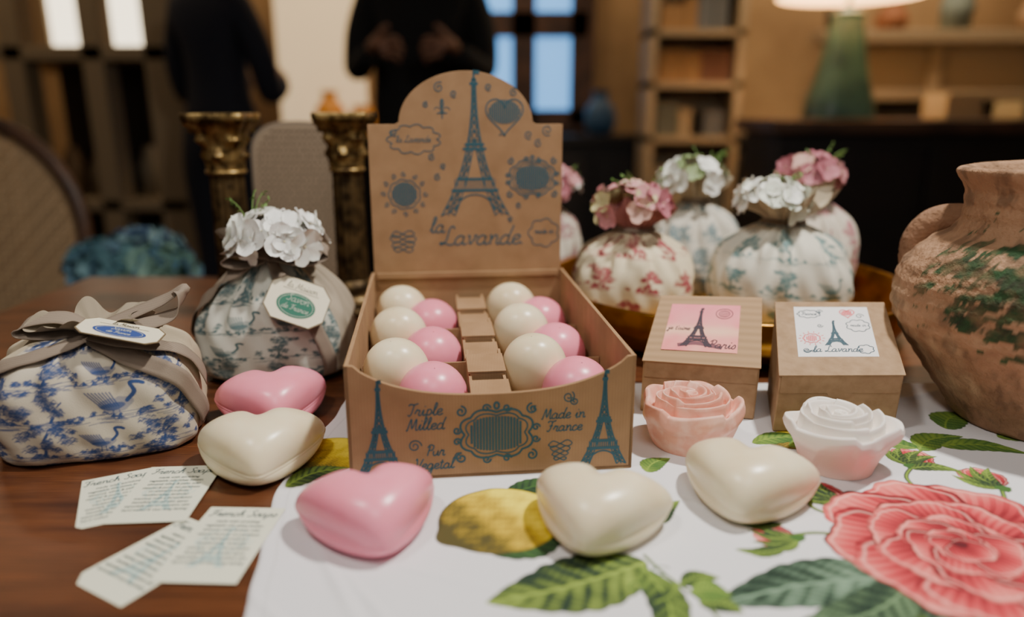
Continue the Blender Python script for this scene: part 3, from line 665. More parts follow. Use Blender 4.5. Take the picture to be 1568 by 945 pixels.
def surf_ribbon(mb,surf,path,w,off=.18):
    P=smooth_path(path,10); th,s=P[:,0],P[:,1]; c=surf(th,s,off); e=.01
    dt=surf(th+e,s,off)-surf(th-e,s,off); ds=surf(th,s+e,off)-surf(th,s-e,off); n=np.cross(dt,ds); n/=np.linalg.norm(n,axis=1)[:,None]+1e-9
    for _ in range(4): n[1:-1]=(n[:-2]+n[1:-1]*2+n[2:])/4
    for _ in range(6): c[1:-1]=(c[:-2]+c[1:-1]*2+c[2:])/4
    T=np.gradient(c,axis=0); T/=np.linalg.norm(T,axis=1)[:,None]; B=np.cross(n,T); B/=np.linalg.norm(B,axis=1)[:,None]
    strip(mb,c+n*.12,B,w)
def strip(mb,c,B,w,k=5):
    n=len(c); q=np.linspace(-.5,.5,k); V=c[:,None,:]+B[:,None,:]*(q*w)[None,:,None]
    mb.add(V.reshape(-1,3),gf(k,n))
def free_ribbon(mb,pts,w,hint,tw=0):
    P=smooth_path(pts,10); T=np.gradient(P,axis=0); T/=np.linalg.norm(T,axis=1)[:,None]; hint=np.array(hint,float)
    B=hint-T*(T@hint)[:,None]; B/=np.linalg.norm(B,axis=1)[:,None]+1e-9
    if tw:
        a=np.linspace(0,tw,len(P))[:,None]; B=B*np.cos(a)+np.cross(T,B)*np.sin(a)
    strip(mb,P,B,w)
def florets(mb,c,R,n,cols,size,seed,centre=(230,225,150)):
    r=np.random.default_rng(seed); c=np.array(c,float)
    for k in range(n):
        z=1-(k+.5)/n*1.15; a=k*2.39996+r.normal()*.2; rr=math.sqrt(max(0,1-z*z)); nrm=np.array([rr*math.cos(a),rr*math.sin(a),z])+r.normal(size=3)*.18; nrm/=np.linalg.norm(nrm)
        p=c+nrm*np.array(R)*r.uniform(.85,1.08); u=np.cross(nrm,[.3,.2,.9]); u/=np.linalg.norm(u); v=np.cross(nrm,u); a0=r.uniform(0,pi); cc=np.array(lin(cols[r.integers(len(cols))])); s=size*r.uniform(.85,1.2)
        for q in range(4):
            b=a0+q*pi/2; d=u*math.cos(b)+v*math.sin(b); e=-u*math.sin(b)+v*math.cos(b); G=[];Cc=[]; cup=r.uniform(.1,.4)
            for i in range(5):
                t=i/4
                for j in range(5):
                    w_=(j-2)/2; hw=.54*math.sin(pi*min(1,(.08+t*.76)))**.7
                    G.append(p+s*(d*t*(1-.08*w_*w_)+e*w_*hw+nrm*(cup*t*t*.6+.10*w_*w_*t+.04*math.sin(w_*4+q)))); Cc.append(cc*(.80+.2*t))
            mb.add(G,gf(5,5),np.array(Cc))
        mb.add(p+nrm*.08+np.array([[.08,0,0],[0,.08,0],[-.08,0,0],[0,-.08,0],[0,0,.08]]),[(0,1,4),(1,2,4),(2,3,4),(3,0,4)],lin(centre))
def sprigs(mb,c,n,L,seed,col=(96,128,60)):
    r=np.random.default_rng(seed); c=np.array(c,float)
    for k in range(n):
        a=r.uniform(0,2*pi); d=np.array([math.cos(a)*.8,math.sin(a)*.5,r.uniform(.5,1.2)]); d/=np.linalg.norm(d); l=L*r.uniform(.7,1.2)
        P=np.array([c+d*l*t+np.array([0,0,.15*l*math.sin(pi*t)]) for t in np.linspace(0,1,8)]); mb.tube(P,.05,5,lin(col))
        for t in np.linspace(.35,1,8):
            p=c+d*l*t; o=r.normal(size=3); o/=np.linalg.norm(o); e=np.cross(o,d); e/=np.linalg.norm(e); s=.5
            mb.add([p,p+o*s*.5+e*s*.3,p+o*s,p+o*s*.5-e*s*.3],[(0,1,2,3)],np.array(lin(col))*r.uniform(.7,1.5))
def tag(mb,o,eu,ew,wd,ht,oval):
    eu=np.array(eu,float);eu/=np.linalg.norm(eu);ew=np.array(ew,float);ew-=eu*(ew@eu);ew/=np.linalg.norm(ew); n=np.cross(eu,ew); f=frame(o,eu,ew,n)
    c=.22*min(wd,ht); a,b=wd/2,ht/2
    oc=lambda a,b,c:[(-a+c,-b),(a-c,-b),(a,-b+c),(a,b-c),(a-c,b),(-a+c,b),(-a,b-c),(-a,-b+c)]
    plate(mb,oc(a,b,c),f,0,.06,lin((120,104,78)))
    poly_fill(mb,oc(a-.08,b-.08,c),f,.012,lin((232,224,198)))
    t=np.linspace(0,2*pi,30,endpoint=False)
    poly_fill(mb,np.stack([.64*a*np.cos(t),-.2*b+.54*b*np.sin(t)],1),f,.024,lin(oval))
    strokes_mesh(mb,ell(0,-.2*b,.56*a,.46*b,.03),f,.035,lin((205,210,190)))
    strokes_mesh(mb,write('Savon',0,-.06*b,.085*ht,.035)+write('de France',0,-.42*b,.06*ht,.03),f,.036,lin((205,210,190)))
    strokes_mesh(mb,write('la Maison',0,.52*b,.07*ht,.04)+[(np.array([(-a*.6,b*.44),(a*.6,b*.44)]),.035)],f,.03,lin((70,64,50)))
def tag_on(mb,surf,th,s,rot,wd,ht,oval,off=.45):
    e=.02; A=lambda a,b: surf(np.array([a]),np.array([b]),off)[0]
    dt=A(th+.12,s)-A(th-.12,s); ds=A(th,s+.05)-A(th,s-.05); dt/=np.linalg.norm(dt); ds-=dt*(ds@dt); ds/=np.linalg.norm(ds)
    eu=dt*math.cos(rot)+ds*math.sin(rot); ew=-dt*math.sin(rot)+ds*math.cos(rot); tag(mb,A(th,s)+np.cross(eu,ew)*.35,eu,ew,wd,ht,oval)
F_=-pi/2
# ---- left blue pouch
FAB=(202,192,172)
e=EMP('toile_soap_pouch',(-30.2,51.6,0))
sf=make_surf(-30.3,51.7,0,6.7,5.6,8.3,math.radians(16),4.4,21,.8,.07,
    [0,.84,.95,1.0,.98,.93,.80,.50,.22,.32,.46,.58],[0,0,.03,.2,.45,.70,.86,.96,1.0,1.03,1.07,1.10])
C1=toile(44,FAB,(50,76,128),32,16,.045,1.05)
bag(sf,C1,6.4,8.2,1100,260,(190,176,150),e,front=1.0,ruffcol=(150,138,118),u0=.5)
mb=MB()
surf_ribbon(mb,sf,[(F_+.1,.77),(F_+.5,.66),(F_+.78,.54),(F_+.98,.40),(F_+1.15,.26)],1.3)
surf_ribbon(mb,sf,[(F_+.1,.77),(F_+.75,.70),(F_+1.1,.60),(F_+1.35,.42)],1.2,.3)
surf_ribbon(mb,sf,[(F_,.77),(F_-.7,.68),(F_-1.1,.58),(F_-1.4,.4),(F_-1.5,.2)],1.2)
surf_ribbon(mb,sf,[(F_+.3,.78),(pi*.25,.72),(pi*.4,.6),(pi*.5,.3)],1.2)
kn=sf(np.array([F_]),np.array([.8]))[0]
free_ribbon(mb,[kn,kn+[2.2,1,.9],kn+[4.6,1.6,1.9],kn+[6.0,1.5,2.6],kn+[5.6,1.0,1.1],kn+[3.2,0,.4],kn+[.5,0,.1]],1.5,(0,1,.5))
free_ribbon(mb,[kn,kn+[-1.8,0,1.0],kn+[-3.9,-.5,.9],kn+[-4.6,-.7,.2],kn+[-2.6,-.6,0],kn+[0,-.1,.1]],1.4,(0,1,.4))
free_ribbon(mb,[kn+[-.5,.4,.3],kn+[.2,-.6,.45],kn+[.9,.2,.3],kn+[.8,.8,.1]],1.2,(.9,.1,0))
mb.obj('ribbon',m_tan,e,solid=.06)
mb=MB(); tag(mb,kn+[3.1,-1.8,.6],(1,.1,-.24),(-.2,1,.12),5.4,2.8,(46,72,140)); mb.obj('tag',m_tag,e,smooth=False)
# ---- left green pouch with white hydrangea
e=EMP('toile_soap_pouch',(-21.8,66.6,0))
sf=make_surf(-21.9,66.8,0,7.0,6.4,11.0,0,2.6,5,1.0,.10,[0,.66,.90,1.0,1.0,.92,.72,.42,.24,.36,.52,.62],[0,0,.04,.17,.36,.56,.76,.93,1.0,1.05,1.10,1.14])
C2=toile(12,(202,202,190),(74,102,106),34,22,.05,.9)
bag(sf,C2,6.8,11,950,240,(170,157,138),e,front=1.0,ruffcol=(150,138,122),u0=2)
mb=MB()
surf_ribbon(mb,sf,[(F_+.15,.79),(F_+.50,.66),(F_+.68,.5),(F_+.80,.32),(F_+.84,.2)],1.2)
surf_ribbon(mb,sf,[(F_-.1,.79),(F_-.7,.71),(F_-1.05,.58),(F_-1.3,.45),(F_-1.5,.34)],1.3,.3)
surf_ribbon(mb,sf,[(a,.795) for a in np.linspace(0,2*pi,16)],.9,.2)
kn=sf(np.array([F_+.3]),np.array([.8]),.3)[0]+[0,-.6,-.2]
free_ribbon(mb,[kn,kn+[2.2,-.6,.7],kn+[4.4,-.2,.9],kn+[4.9,.1,.1],kn+[3.0,-.6,-.4],kn],1.2,(0,1,.6))
free_ribbon(mb,[kn,kn+[-1.6,-.9,.5],kn+[-3.3,-.9,.4],kn+[-3.8,-.9,-.3],kn+[-2.2,-.9,-.6],kn],1.2,(0,1,.6))
mb.obj('ribbon',m_tan,e,solid=.06)
mb=MB(); tag_on(mb,sf,F_+.54,.61,-.5,5.2,4.2,(30,104,84)); mb.obj('tag',m_tag,e,smooth=False)
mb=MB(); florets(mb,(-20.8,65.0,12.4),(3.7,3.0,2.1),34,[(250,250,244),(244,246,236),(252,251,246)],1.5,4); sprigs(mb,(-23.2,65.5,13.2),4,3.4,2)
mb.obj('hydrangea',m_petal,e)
# ---- pouches in brass bowl
def rpouch(x,y,zb,rx,h,ink,fab,seed,fl,plain=(196,180,150),N=560,Mv=170,fs=1.0,fo=(0,0),u0=0,ruf=1.3,dz=.6):
    e=EMP('toile_soap_pouch',(x,y,zb))
    sf=make_surf(x,y,zb,rx,rx*.93,h,0,2.3,seed,ruf,.13)
    bag(sf,toile(seed+50,fab,ink,40,22,.08,.72),rx,h,N,Mv,plain,e,None,plain,u0)
    mb=MB(); surf_ribbon(mb,sf,[(a,.795) for a in np.linspace(0,2*pi,16)],.6,.15); mb.obj('tie',m_tan,e,solid=.05)
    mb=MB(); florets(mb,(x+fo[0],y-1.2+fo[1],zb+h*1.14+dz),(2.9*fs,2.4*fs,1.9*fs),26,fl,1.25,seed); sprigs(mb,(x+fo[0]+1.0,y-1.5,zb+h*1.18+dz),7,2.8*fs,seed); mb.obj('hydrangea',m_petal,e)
MV=[(206,142,146),(220,178,164),(188,116,128),(210,200,150)]; WH=[(248,248,240),(238,243,228)]
rpouch(12.9,77.4,1.3,6.2,10.1,(150,40,62),(226,213,180),3,MV,(168,112,108),fs=1.3,fo=(-.6,0),u0=1,ruf=1.0,dz=1.0)
rpouch(22.4,90.3,1.3,5.6,11.6,(104,130,136),(208,202,188),4,WH+[(150,170,120)],(196,184,160),N=400,Mv=120,fo=(-.8,0),fs=1.25,ruf=1.1,dz=1.0)
rpouch(28.3,77,1.3,6.9,11.0,(88,128,130),(218,214,198),6,WH,(196,182,158),fo=(-1.9,-.6),fs=1.15,u0=3,ruf=1.15,dz=.6)
rpouch(36.0,88.8,1.3,5.3,12.0,(180,104,116),(214,204,188),9,MV[:3],(196,184,160),N=400,Mv=120,fo=(-1.2,0),fs=1.3,ruf=1.0,dz=1.0)
rpouch(4.4,100,.0,4.8,11.5,(150,90,100),(206,198,182),14,MV+WH,(184,170,144),N=300,Mv=100,fs=1.1,fo=(1.6,0),ruf=1.0)
mb=MB(); mb.lathe([(0,1.0),(16.0,1.0),(18.4,1.6),(19.2,3.0),(19.6,5.0),(19.8,5.2),(20.0,5.0),(19.6,2.8),(18.6,.9),(16,.1),(0,.1)],24,82.8,96)
mb.obj('brass_bowl',m_gold)
# ================================================================= JUG
jx,jy=41.4,54.2
prof=smooth_path([(0,0.02),(5.2,.0),(6.1,.15),(7.0,1.5),(9.0,4.2),(10.8,7.2),(11.35,9.2),(10.9,11.4),(9.3,13.4),(7.8,14.5),(7.25,15.5),(7.2,17.0),(7.4,18.0),(7.9,18.6),(8.0,19.1),(7.6,19.35),(6.9,18.9),(6.5,17),(6.5,15.2),(8.0,13.2),(9.6,11),(9.8,8),(6,2),(0,1.2)],8)
n=460; th=np.linspace(0,2*pi,n,endpoint=False); T,Rr=np.meshgrid(th,prof[:,0]); Zz=np.repeat(prof[:,1][:,None],n,1)
dr=1+.014*noise2(T*3,Zz*.5,2,1,4)+.006*np.sin(Zz*6)+.005*noise2(T*11,Zz*1.1,5,2,4); V=np.stack([jx+Rr*dr*np.cos(T),jy+Rr*dr*np.sin(T),Zz+.12*np.sin(2*T)*(Zz/19)+.07*noise2(T*6,Zz*0,8,1,3)*(Zz/19)],2).reshape(-1,3)
V[:,2]+=CZ
ta=(T.ravel())*10.0; zz=V[:,2]
d=np.hypot((V[:,0]-35.4)/4.8,(zz-11.2)/3.1); fr_=V[:,1]<jy
n1=noise2(ta,zz*1.1,17,1.7,5); n2=noise2(ta,zz,19,4.5,4); n3=noise2(ta,zz,29,.7,3)
g=sst(-.10,.10,n1*.7+n2*.75+.55-1.7*np.maximum(0,d-.65+.2*n3))*fr_
d2=np.hypot((V[:,0]-38)/2.2,(zz-7.4)/2.2); g=np.maximum(g,sst(-.1,.15,n1*.8+n2*.6+.2-2*np.maximum(0,d2-.4))*fr_)[:,None]
pale=sst(.0,.8,noise2(ta,zz,23,.5,4)-.9*(np.hypot((V[:,0]-35)/6,(zz-9)/6)-.7))[:,None]
rough=sst(.2,.9,noise2(ta,zz,33,1.3,5))[:,None]
base=np.array(lin((164,128,98)))*(1-pale*.6)+np.array(lin((198,174,140)))*pale*.6; base=base*(1-.45*rough)
col=base*(1-g*.95)+(np.array(lin((22,64,32)))*(.7+.6*np.clip(n2,-1,1)[:,None]))*g*.95
je=EMP('terracotta_jug',(jx,jy,0))
mk('jug_body',V,gf(n,len(prof),True),m_clay,je,col=col)
mb=MB(); hp=smooth_path([(37.4,58.4,14.6),(36.2,60.0,14.9),(35.0,61.2,14.3),(34.3,61.8,12.7),(34.3,61.4,10.8),(35.2,60.4,9.2)],6)
mb.tube(hp,1.35,20,lin((146,110,84))); mb.obj('handle',m_clay,je)
# ================================================================= COLUMN CANDLESTICKS
def column(x,y,H,sc):
    e=EMP('column_candlestick',(x,y,0)); mb=MB(); n=96; th=np.linspace(0,2*pi,n,endpoint=False)
    zs=np.linspace(4.2,H-6.2,14); V=[]
    for z in zs:
        r=(2.0-.25*(z/H))*sc*(1-.09*np.abs(np.cos(8*th)))
        V.append(np.stack([x+r*np.cos(th),y+r*np.sin(th),np.full(n,z)],1))
    mb.add(np.concatenate(V),gf(n,len(zs),True)); 
    mb.lathe([(0,0),(3.4*sc,0),(3.4*sc,1.0),(3.0*sc,1.2)],x,y,40,sq=8); mb.lathe([(3.0*sc,1.2),(3.1*sc,1.8),(2.6*sc,2.2),(2.3*sc,2.7),(2.6*sc,3.2),(2.4*sc,3.7),(2.05*sc,4.2)],x,y,48)
    mb.obj('fluted_shaft',m_brassd,e)
    mb=MB(); V=[]
    cz=H-6.2; q=np.linspace(0,1,44)
    for t in q:
        r=1.85+.25*t+1.25*t**4; r=r*sc*np.ones(n)
        l1=np.maximum(0,np.cos(4*th))**.6; l2=np.maximum(0,np.cos(4*th+pi))**.6
        r+=sc*(.55*l1*math.exp(-((t-.34)/.11)**2)+.18*l1*(t<.34)+.65*l2*math.exp(-((t-.66)/.11)**2)+.18*l2*(t<.66)*(t>.2)+1.0*np.maximum(0,np.cos(4*(th-pi/4)))**3*sst(.7,.95,t)+.06*np.cos(32*th)*(t<.7))
        V.append(np.stack([x+r*np.cos(th),y+r*np.sin(th),np.full(n,cz+t*5.2)],1))
    mb.add(np.concatenate(V),gf(n,44,True))
    mb.lathe([(1.8*sc,cz-.4),(2.15*sc,cz-.3),(2.15*sc,cz+.05),(1.8*sc,cz+.1)],x,y,40)
    a=np.linspace(0,2*pi,97)[:-1]; rr=sc*(2.95+1.25*np.abs(np.cos(2*(a-pi/4)))**5+.15)
    V=[np.stack([x+rr*k*np.cos(a),y+rr*k*np.sin(a),np.full(96,z)],1) for k,z in ((.1,cz+5.1),(.93,cz+5.1),(.97,cz+5.4),(1.0,cz+5.5),(1.0,cz+6.1),(.97,cz+6.2),(.1,cz+6.2))]
    mb.add(np.concatenate(V),gf(96,7,True))
    for k in range(4):
        b=k*pi/2+pi/4
        for z in (cz+4.6,): mb.tube([(x+sc*(3.2+.38*math.cos(t))*math.cos(b),y+sc*(3.2+.38*math.cos(t))*math.sin(b),z+.38*math.sin(t)) for t in np.linspace(0,2*pi,13)],.2*sc,8)
    mb.obj('capital',m_brass,e)
column(-32.0,84,23.2,1.03); column(-18.9,86,23.3,.95)
# ================================================================= ARCHED WOVEN PANEL
e=EMP('arched_cane_screen',(-28.6,99,0))
mb=MB(); f=frame((-28.4,99,0),(1,0,0),(0,.06,1),(0,-1,.06))
def archpts(a,h,c,n=30): return [(-a,0),(a,0)]+[(a*np.sign(math.cos(t))*abs(math.cos(t))**.75,h-c+c*math.sin(t)**.8) for t in np.linspace(0,pi,n)]
plate(mb,archpts(6.3,22.2,4.5),f,0,1.0); mb.obj('frame',M('grey_wood',(126,112,96),.7,bump=(2,.3,.05)),e,smooth=False,bevel=.15)
mb=MB(); pin=archpts(5.9,21.8,4.3); poly_fill(mb,pin,f,.05,lin((142,124,102)))
r=np.random.default_rng(3)
for z in np.arange(.8,21.2,.8):
    hw=5.6 if z<17.3 else 5.6*math.sqrt(max(0,1-((z-17.3)/4.6)**2)); x=-hw+.2
    while x<hw-.4:
        l=r.uniform(.3,.7); strokes_mesh(mb,[(np.array([(x,z),(x+l,z+.03)]),.26)],f,.09,lin((74,58,46))); x+=l+.25
mb.obj('woven_rows',m_tag,e,smooth=False)
# ================================================================= INFO CARDS
def card(cx,cy,z,wd,ht,rot,tilt=.01):
    e=EMP('soap_info_card',(cx,cy,z)); c_,s_=math.cos(rot),math.sin(rot)
    f=frame((cx,cy,z),(c_,s_,tilt),(-s_,c_,tilt),(0,0,1)); mb=MB()
    plate(mb,[(-wd/2,-ht/2),(wd/2,-ht/2),(wd/2,ht/2),(-wd/2,ht/2)],f,.0,.03); mb.obj('paper',m_paper,e,smooth=False)
    mb=MB()
    strokes_mesh(mb,write('French Soaps',0,ht/2-1.0,.34,.07),f,.012)
    text_mesh(mb,"made with enriching\nvegetable oils (shea butter,\nalmond, olive & palm oils)\nnatural & pure, no parabens\nor animal products\nmoisturising, lavender\nscented, with a formulation\nbeneficial for all skin types\nespecially dry or sensitive skin\nhard milled & very long lasting",.32,f,0,ht/2-1.65,.014,sp=1.4)
    mb.obj('printed_text',m_cardink,e,smooth=False)
    mb=MB(); strokes_mesh(mb,tower(0,-ht/2+1.3,3.8,1.0,.05)+spiral(-1.1,0,.6,.05)+spiral(1.1,.2,.6,.05,-1)+wavyloop(0,.1,1.3,1.2,.05,9,.15),f,.006)
    mb.obj('vignette',m_vig,e,smooth=False)
card(-24.8,41.9,.05,4.3,6.4,math.radians(26)); card(-21.8,42.2,.16,4.8,7.0,math.radians(3))
card(-19.3,35.3,.05,4.4,7.0,math.radians(-30)); card(-16.2,36.6,.16,4.6,7.3,math.radians(-3))
# ================================================================= ROOM
XL,XR,YB,YF=-300,330,470,-130
m_wall=M('cream_plaster',(172,140,100),.9,var=((112,86,58),.012,.35,.7)); m_floor=M('dark_floorboards',(34,24,19),.5,var=((18,13,10),.05,.4,.7)); m_ceil=M('ceiling_paint',(200,180,150),.9)
def wall(name,a): 
    mb=MB(); mb.box(*a); mb.obj(name,m_wall if 'wall' in name else (m_floor if name=='floor' else m_ceil),smooth=False)
wall('floor',(XL,XR,YF,YB,-85,-75)); wall('ceiling',(XL,XR,YF,YB,200,210)); wall('wall_back',(XL,XR,YB,YB+10,-75,200)); wall('wall_left',(XL-10,XL,YF,YB,-75,200)); wall('wall_right',(XR,XR+10,YF,YB,-75,200))
m_white=M('white_paint',(160,140,112),.7); m_trim=M('trim_paint',(134,116,90),.7); m_dark=M('dark_wood',(28,19,15),.55,var=((17,12,10),.1,.4,.7)); m_mid=M('mid_wood',(84,56,38),.5,var=((54,35,24),.1,.4,.7))
m_sky=M('window_daylight',(104,170,235),.4,emis=1.6); m_glow=M('window_warm',(250,235,205),.4,emis=3.0)
def window(name,x0,x1,z0,z1,nx,nz,mat,y=468,mt=None,t=2.5):
    e=EMP(name,((x0+x1)/2,y,z0)); mb=MB(); mb.box(x0,x1,y-1,y,z0,z1); mb.obj('panes',mat,e,smooth=False); mb=MB()
    for i in range(nx+1): x=x0+(x1-x0)*i/nx; mb.box(x-t,x+t,y-4,y+1,z0-3,z1+3)
    for i in range(nz+1): z=z0+(z1-z0)*i/nz; mb.box(x0-3,x1+3,y-4,y+1,z-t,z+t)
    mb.box(x0-6,x1+6,y-7,y,z0-5,z0-2); mb.obj('muntins',mt or m_trim,e,smooth=False)
window('window_1',-276,-208,58,150,2,2,m_glow); window('window_2',-28,42,17,128,2,2,m_sky,t=7,mt=m_mid)
mb=MB(); mb.box(-140,-88,464,469,-75,160); mb.obj('bright_wall_panel_1',M('bright_wall_glow',(240,212,168),.6,emis=.7),smooth=False,bevel=1)  # bright stretch of wall; its lit look is emission in the material
e=EMP('sideboard',(20,430,-75)); mb=MB(); mb.box(-200,290,410,454,-75,6); mb.box(-204,294,406,456,6,10)
for x in np.arange(-195,280,60): mb.box(x,x+54,407,410,-66,0)
mb.obj('carcass',m_dark,e,smooth=False,bevel=.5)
def vase(name,x,y,z,prof,mat,sq=None):
    mb=MB(); mb.lathe(smooth_path([(a,z+b) for a,b in prof],4),x,y,32,sq=sq); mb.obj(name,mat)
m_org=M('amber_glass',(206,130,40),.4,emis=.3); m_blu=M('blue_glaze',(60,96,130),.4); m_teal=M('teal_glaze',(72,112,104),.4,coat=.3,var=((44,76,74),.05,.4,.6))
V1=[(0,0.3),(6,.3),(9,6),(8,14),(4,20),(5,24)]
vase('amber_vase',-103,434,10.3,V1,m_org); vase('amber_vase',-84,430,10.3,[(0,.3),(8,.3),(9,8),(5,14),(6,16)],m_org)
vase('blue_vase',50,434,10.3,V1,m_blu)
e=EMP('bookcase',(92,390,-75)); mb=MB(); mb.box(66,70,375,403,-75,150); mb.box(108,112,375,403,-75,150); mb.box(66,112,401,403,-75,150)
for z in (-70,-30,8,34,58,86,120): mb.box(66,112,375,401,z,z+3)
mb.obj('shelves',m_white,e,smooth=False); mb=MB(); r=np.random.default_rng(5)
pal=[(120,74,48),(96,98,100),(160,140,110),(104,66,50),(96,96,84),(176,160,132),(146,110,70)]
for z,h in ((11,18),(37,16),(61,19),(89,24),(-27,28)):
    x=72
    while x<102:
        w_=r.uniform(6,12); hh=h*r.uniform(.6,.98)
        if r.uniform()<.8: mb.box(x,min(x+w_-.4,107),379,397,z+.1,z+hh,lin(pal[r.integers(7)]))
        x+=w_
mb.obj('books',m_tag,e,smooth=False)
e=EMP('console_table',(190,300,-75)); mb=MB(); mb.box(98,325,285,335,15,20); mb.obj('console_top',m_mid,e,smooth=False,bevel=.4)
mb=MB(); mb.box(102,321,290,332,-75,15)
for x in np.arange(106,270,54): mb.box(x,x+50,288,290,-66,10)
mb.obj('under_console_dark',m_dark,e,smooth=False,bevel=.4)  # dark block added to keep the space under the console top dark
e=EMP('table_lamp',(131,308,20)); mb=MB(); mb.lathe(smooth_path([(0,20.3),(11.5,20.3),(12,22),(11.5,26),(8.5,38),(6.5,50),(5.2,58),(5.5,60),(3.5,61),(1,62),(1,70)],4),131,308,48,sq=4); mb.obj('base',m_teal,e)
mb=MB(); mb.lathe([(27,66),(20,98)],131,308,48); mb.obj('shade',M('lamp_shade',(255,216,160),.8,emis=2.0),e)
e=EMP('mantel_cabinet',(240,400,-75)); mb=MB(); mb.box(160,328,398,403,-75,56); mb.box(154,329,387,404,56,62); mb.box(160,328,391,397,2,22); mb.box(150,329,375,398,28,33)
for x in (160,212,266,322): mb.box(x,x+6,393,399,33,56)
mb.obj('cabinet',m_white,e,smooth=False,bevel=.5)
mb=MB(); 
for x,w_,h,c in ((170,14,10,(170,150,116)),(200,24,7,(150,140,110)),(245,18,12,(130,120,90)),(285,20,9,(170,140,100))): mb.box(x,x+w_,300,318,20.2,20+h,lin(c))
mb.obj('gift_cartons',m_tag,smooth=False,bevel=.3)
mb=MB()
for x,h,c in ((165,26,(90,80,70)),(190,16,(160,104,70)),(222,30,(120,130,120)),(262,20,(150,120,90)),(300,34,(180,170,150))): mb.lathe([(0,62.4),(7,62.4),(8,62+h*.4),(4,62+h*.8),(5,62+h)],x,395,20,lin(c))
mb.obj('mantel_vases',m_tag)
e=EMP('open_shelving',(-190,320,-75)); mb=MB()
for x in (-212,-178,-148): mb.box(x-4.5 if x!=-148 else x-8,x+4.5 if x!=-148 else x+8,330,342,-75,150)
mb.box(-216,-144,330,370,44,50); mb.box(-216,-144,330,370,-20,-15); mb.box(-216,-144,330,370,-66,-62); mb.box(-216,-144,330,370,104,109)
mb.box(-299,-216,330,336,44,52); mb.obj('frame',m_trim,e,smooth=False,bevel=.4)
mb=MB(); r=np.random.default_rng(9)
for x in range(-204,-158,12): 
    h=r.uniform(10,24); mb.lathe([(0,-14.8),(4.5,-14.8),(5,-15+h*.6),(2,-15+h)],x,350,16,np.array(lin(pal[r.integers(7)]))*.5)
mb.obj('shelf_ornaments',m_tag,e)
mb=MB(); mb.box(-214,-146,366,370,-75,44); mb.obj('backboard',m_dark,e,smooth=False)
e=EMP('side_table',(-71,137,-75)); mb=MB(); mb.lathe([(0,-15),(15,-15),(15,-13),(0,-13)],-71,137,40); mb.lathe([(2.5,-72),(2.5,-15)],-71,137,16); mb.lathe([(0,-75),(12,-75),(11,-72),(0,-71)],-71,137,32); mb.obj('pedestal',m_dark,e)
e=EMP('teal_hydrangea_bouquet',(-71,137,-12))
HB=[(78,116,124),(96,134,140),(66,98,116)]
mb=MB(); florets(mb,(-75.5,135,-5.5),(6,5,4.5),26,HB,3.4,2); florets(mb,(-66.5,136,-6),(6,5,4),24,[(90,124,112),(110,144,134),(64,100,120)],3.4,6); florets(mb,(-71,141,-4),(7,5,4.5),22,[(62,84,112),(110,142,148)],3.4,8)
mb.obj('blooms',m_petal,e); mb=MB(); mb.lathe([(0,-12.9),(6,-12.9),(10,-7),(9.6,-7),(5.5,-12)],-71,137,32); mb.obj('dish',m_blu,e)
e=EMP('cane_back_chair',(-116,165,-75)); mb=MB(); t=np.linspace(0,2*pi,49)[:-1]; ccx,ccz=-118,-3
mb.tube(np.stack([ccx+25*np.cos(t),160+2.5*np.sin(t),ccz+25*np.sin(t)],1),1.6,10,closed=True)
for x in (ccx-16,ccx+16):
    mb.tube([(x,161,-26),(x,163,-75)],1.8,8); mb.tube([(x,205,-32),(x,207,-75)],1.8,8)
mb.lathe([(0,-32),(24,-32),(25,-30),(24,-28),(0,-27)],ccx,184,40); mb.obj('frame',m_mid,e)
mb=MB(); f=frame((ccx,160,ccz),(1,0,0),(0,.1,1),(0,-1,.1)); g=np.linspace(-24,24,33)
for k in g:
    h=math.sqrt(max(0,24.4**2-k*k)); strokes_mesh(mb,[(np.array([(k,-h),(k,h)]),.85),(np.array([(-h,k),(h,k)]),.85)],f,0)
for k in np.linspace(-33,33,30):
    h=24.4; d=math.sqrt(max(0,h*h-(k*.72)**2)); c0=np.array([k*.72*.707,-k*.72*.707]); dd=np.array([.707,.707])*d; strokes_mesh(mb,[(np.array([c0-dd,c0+dd]),.6)],f,.1)
mb.obj('cane',M('cane',(170,142,108),.7),e,smooth=False)
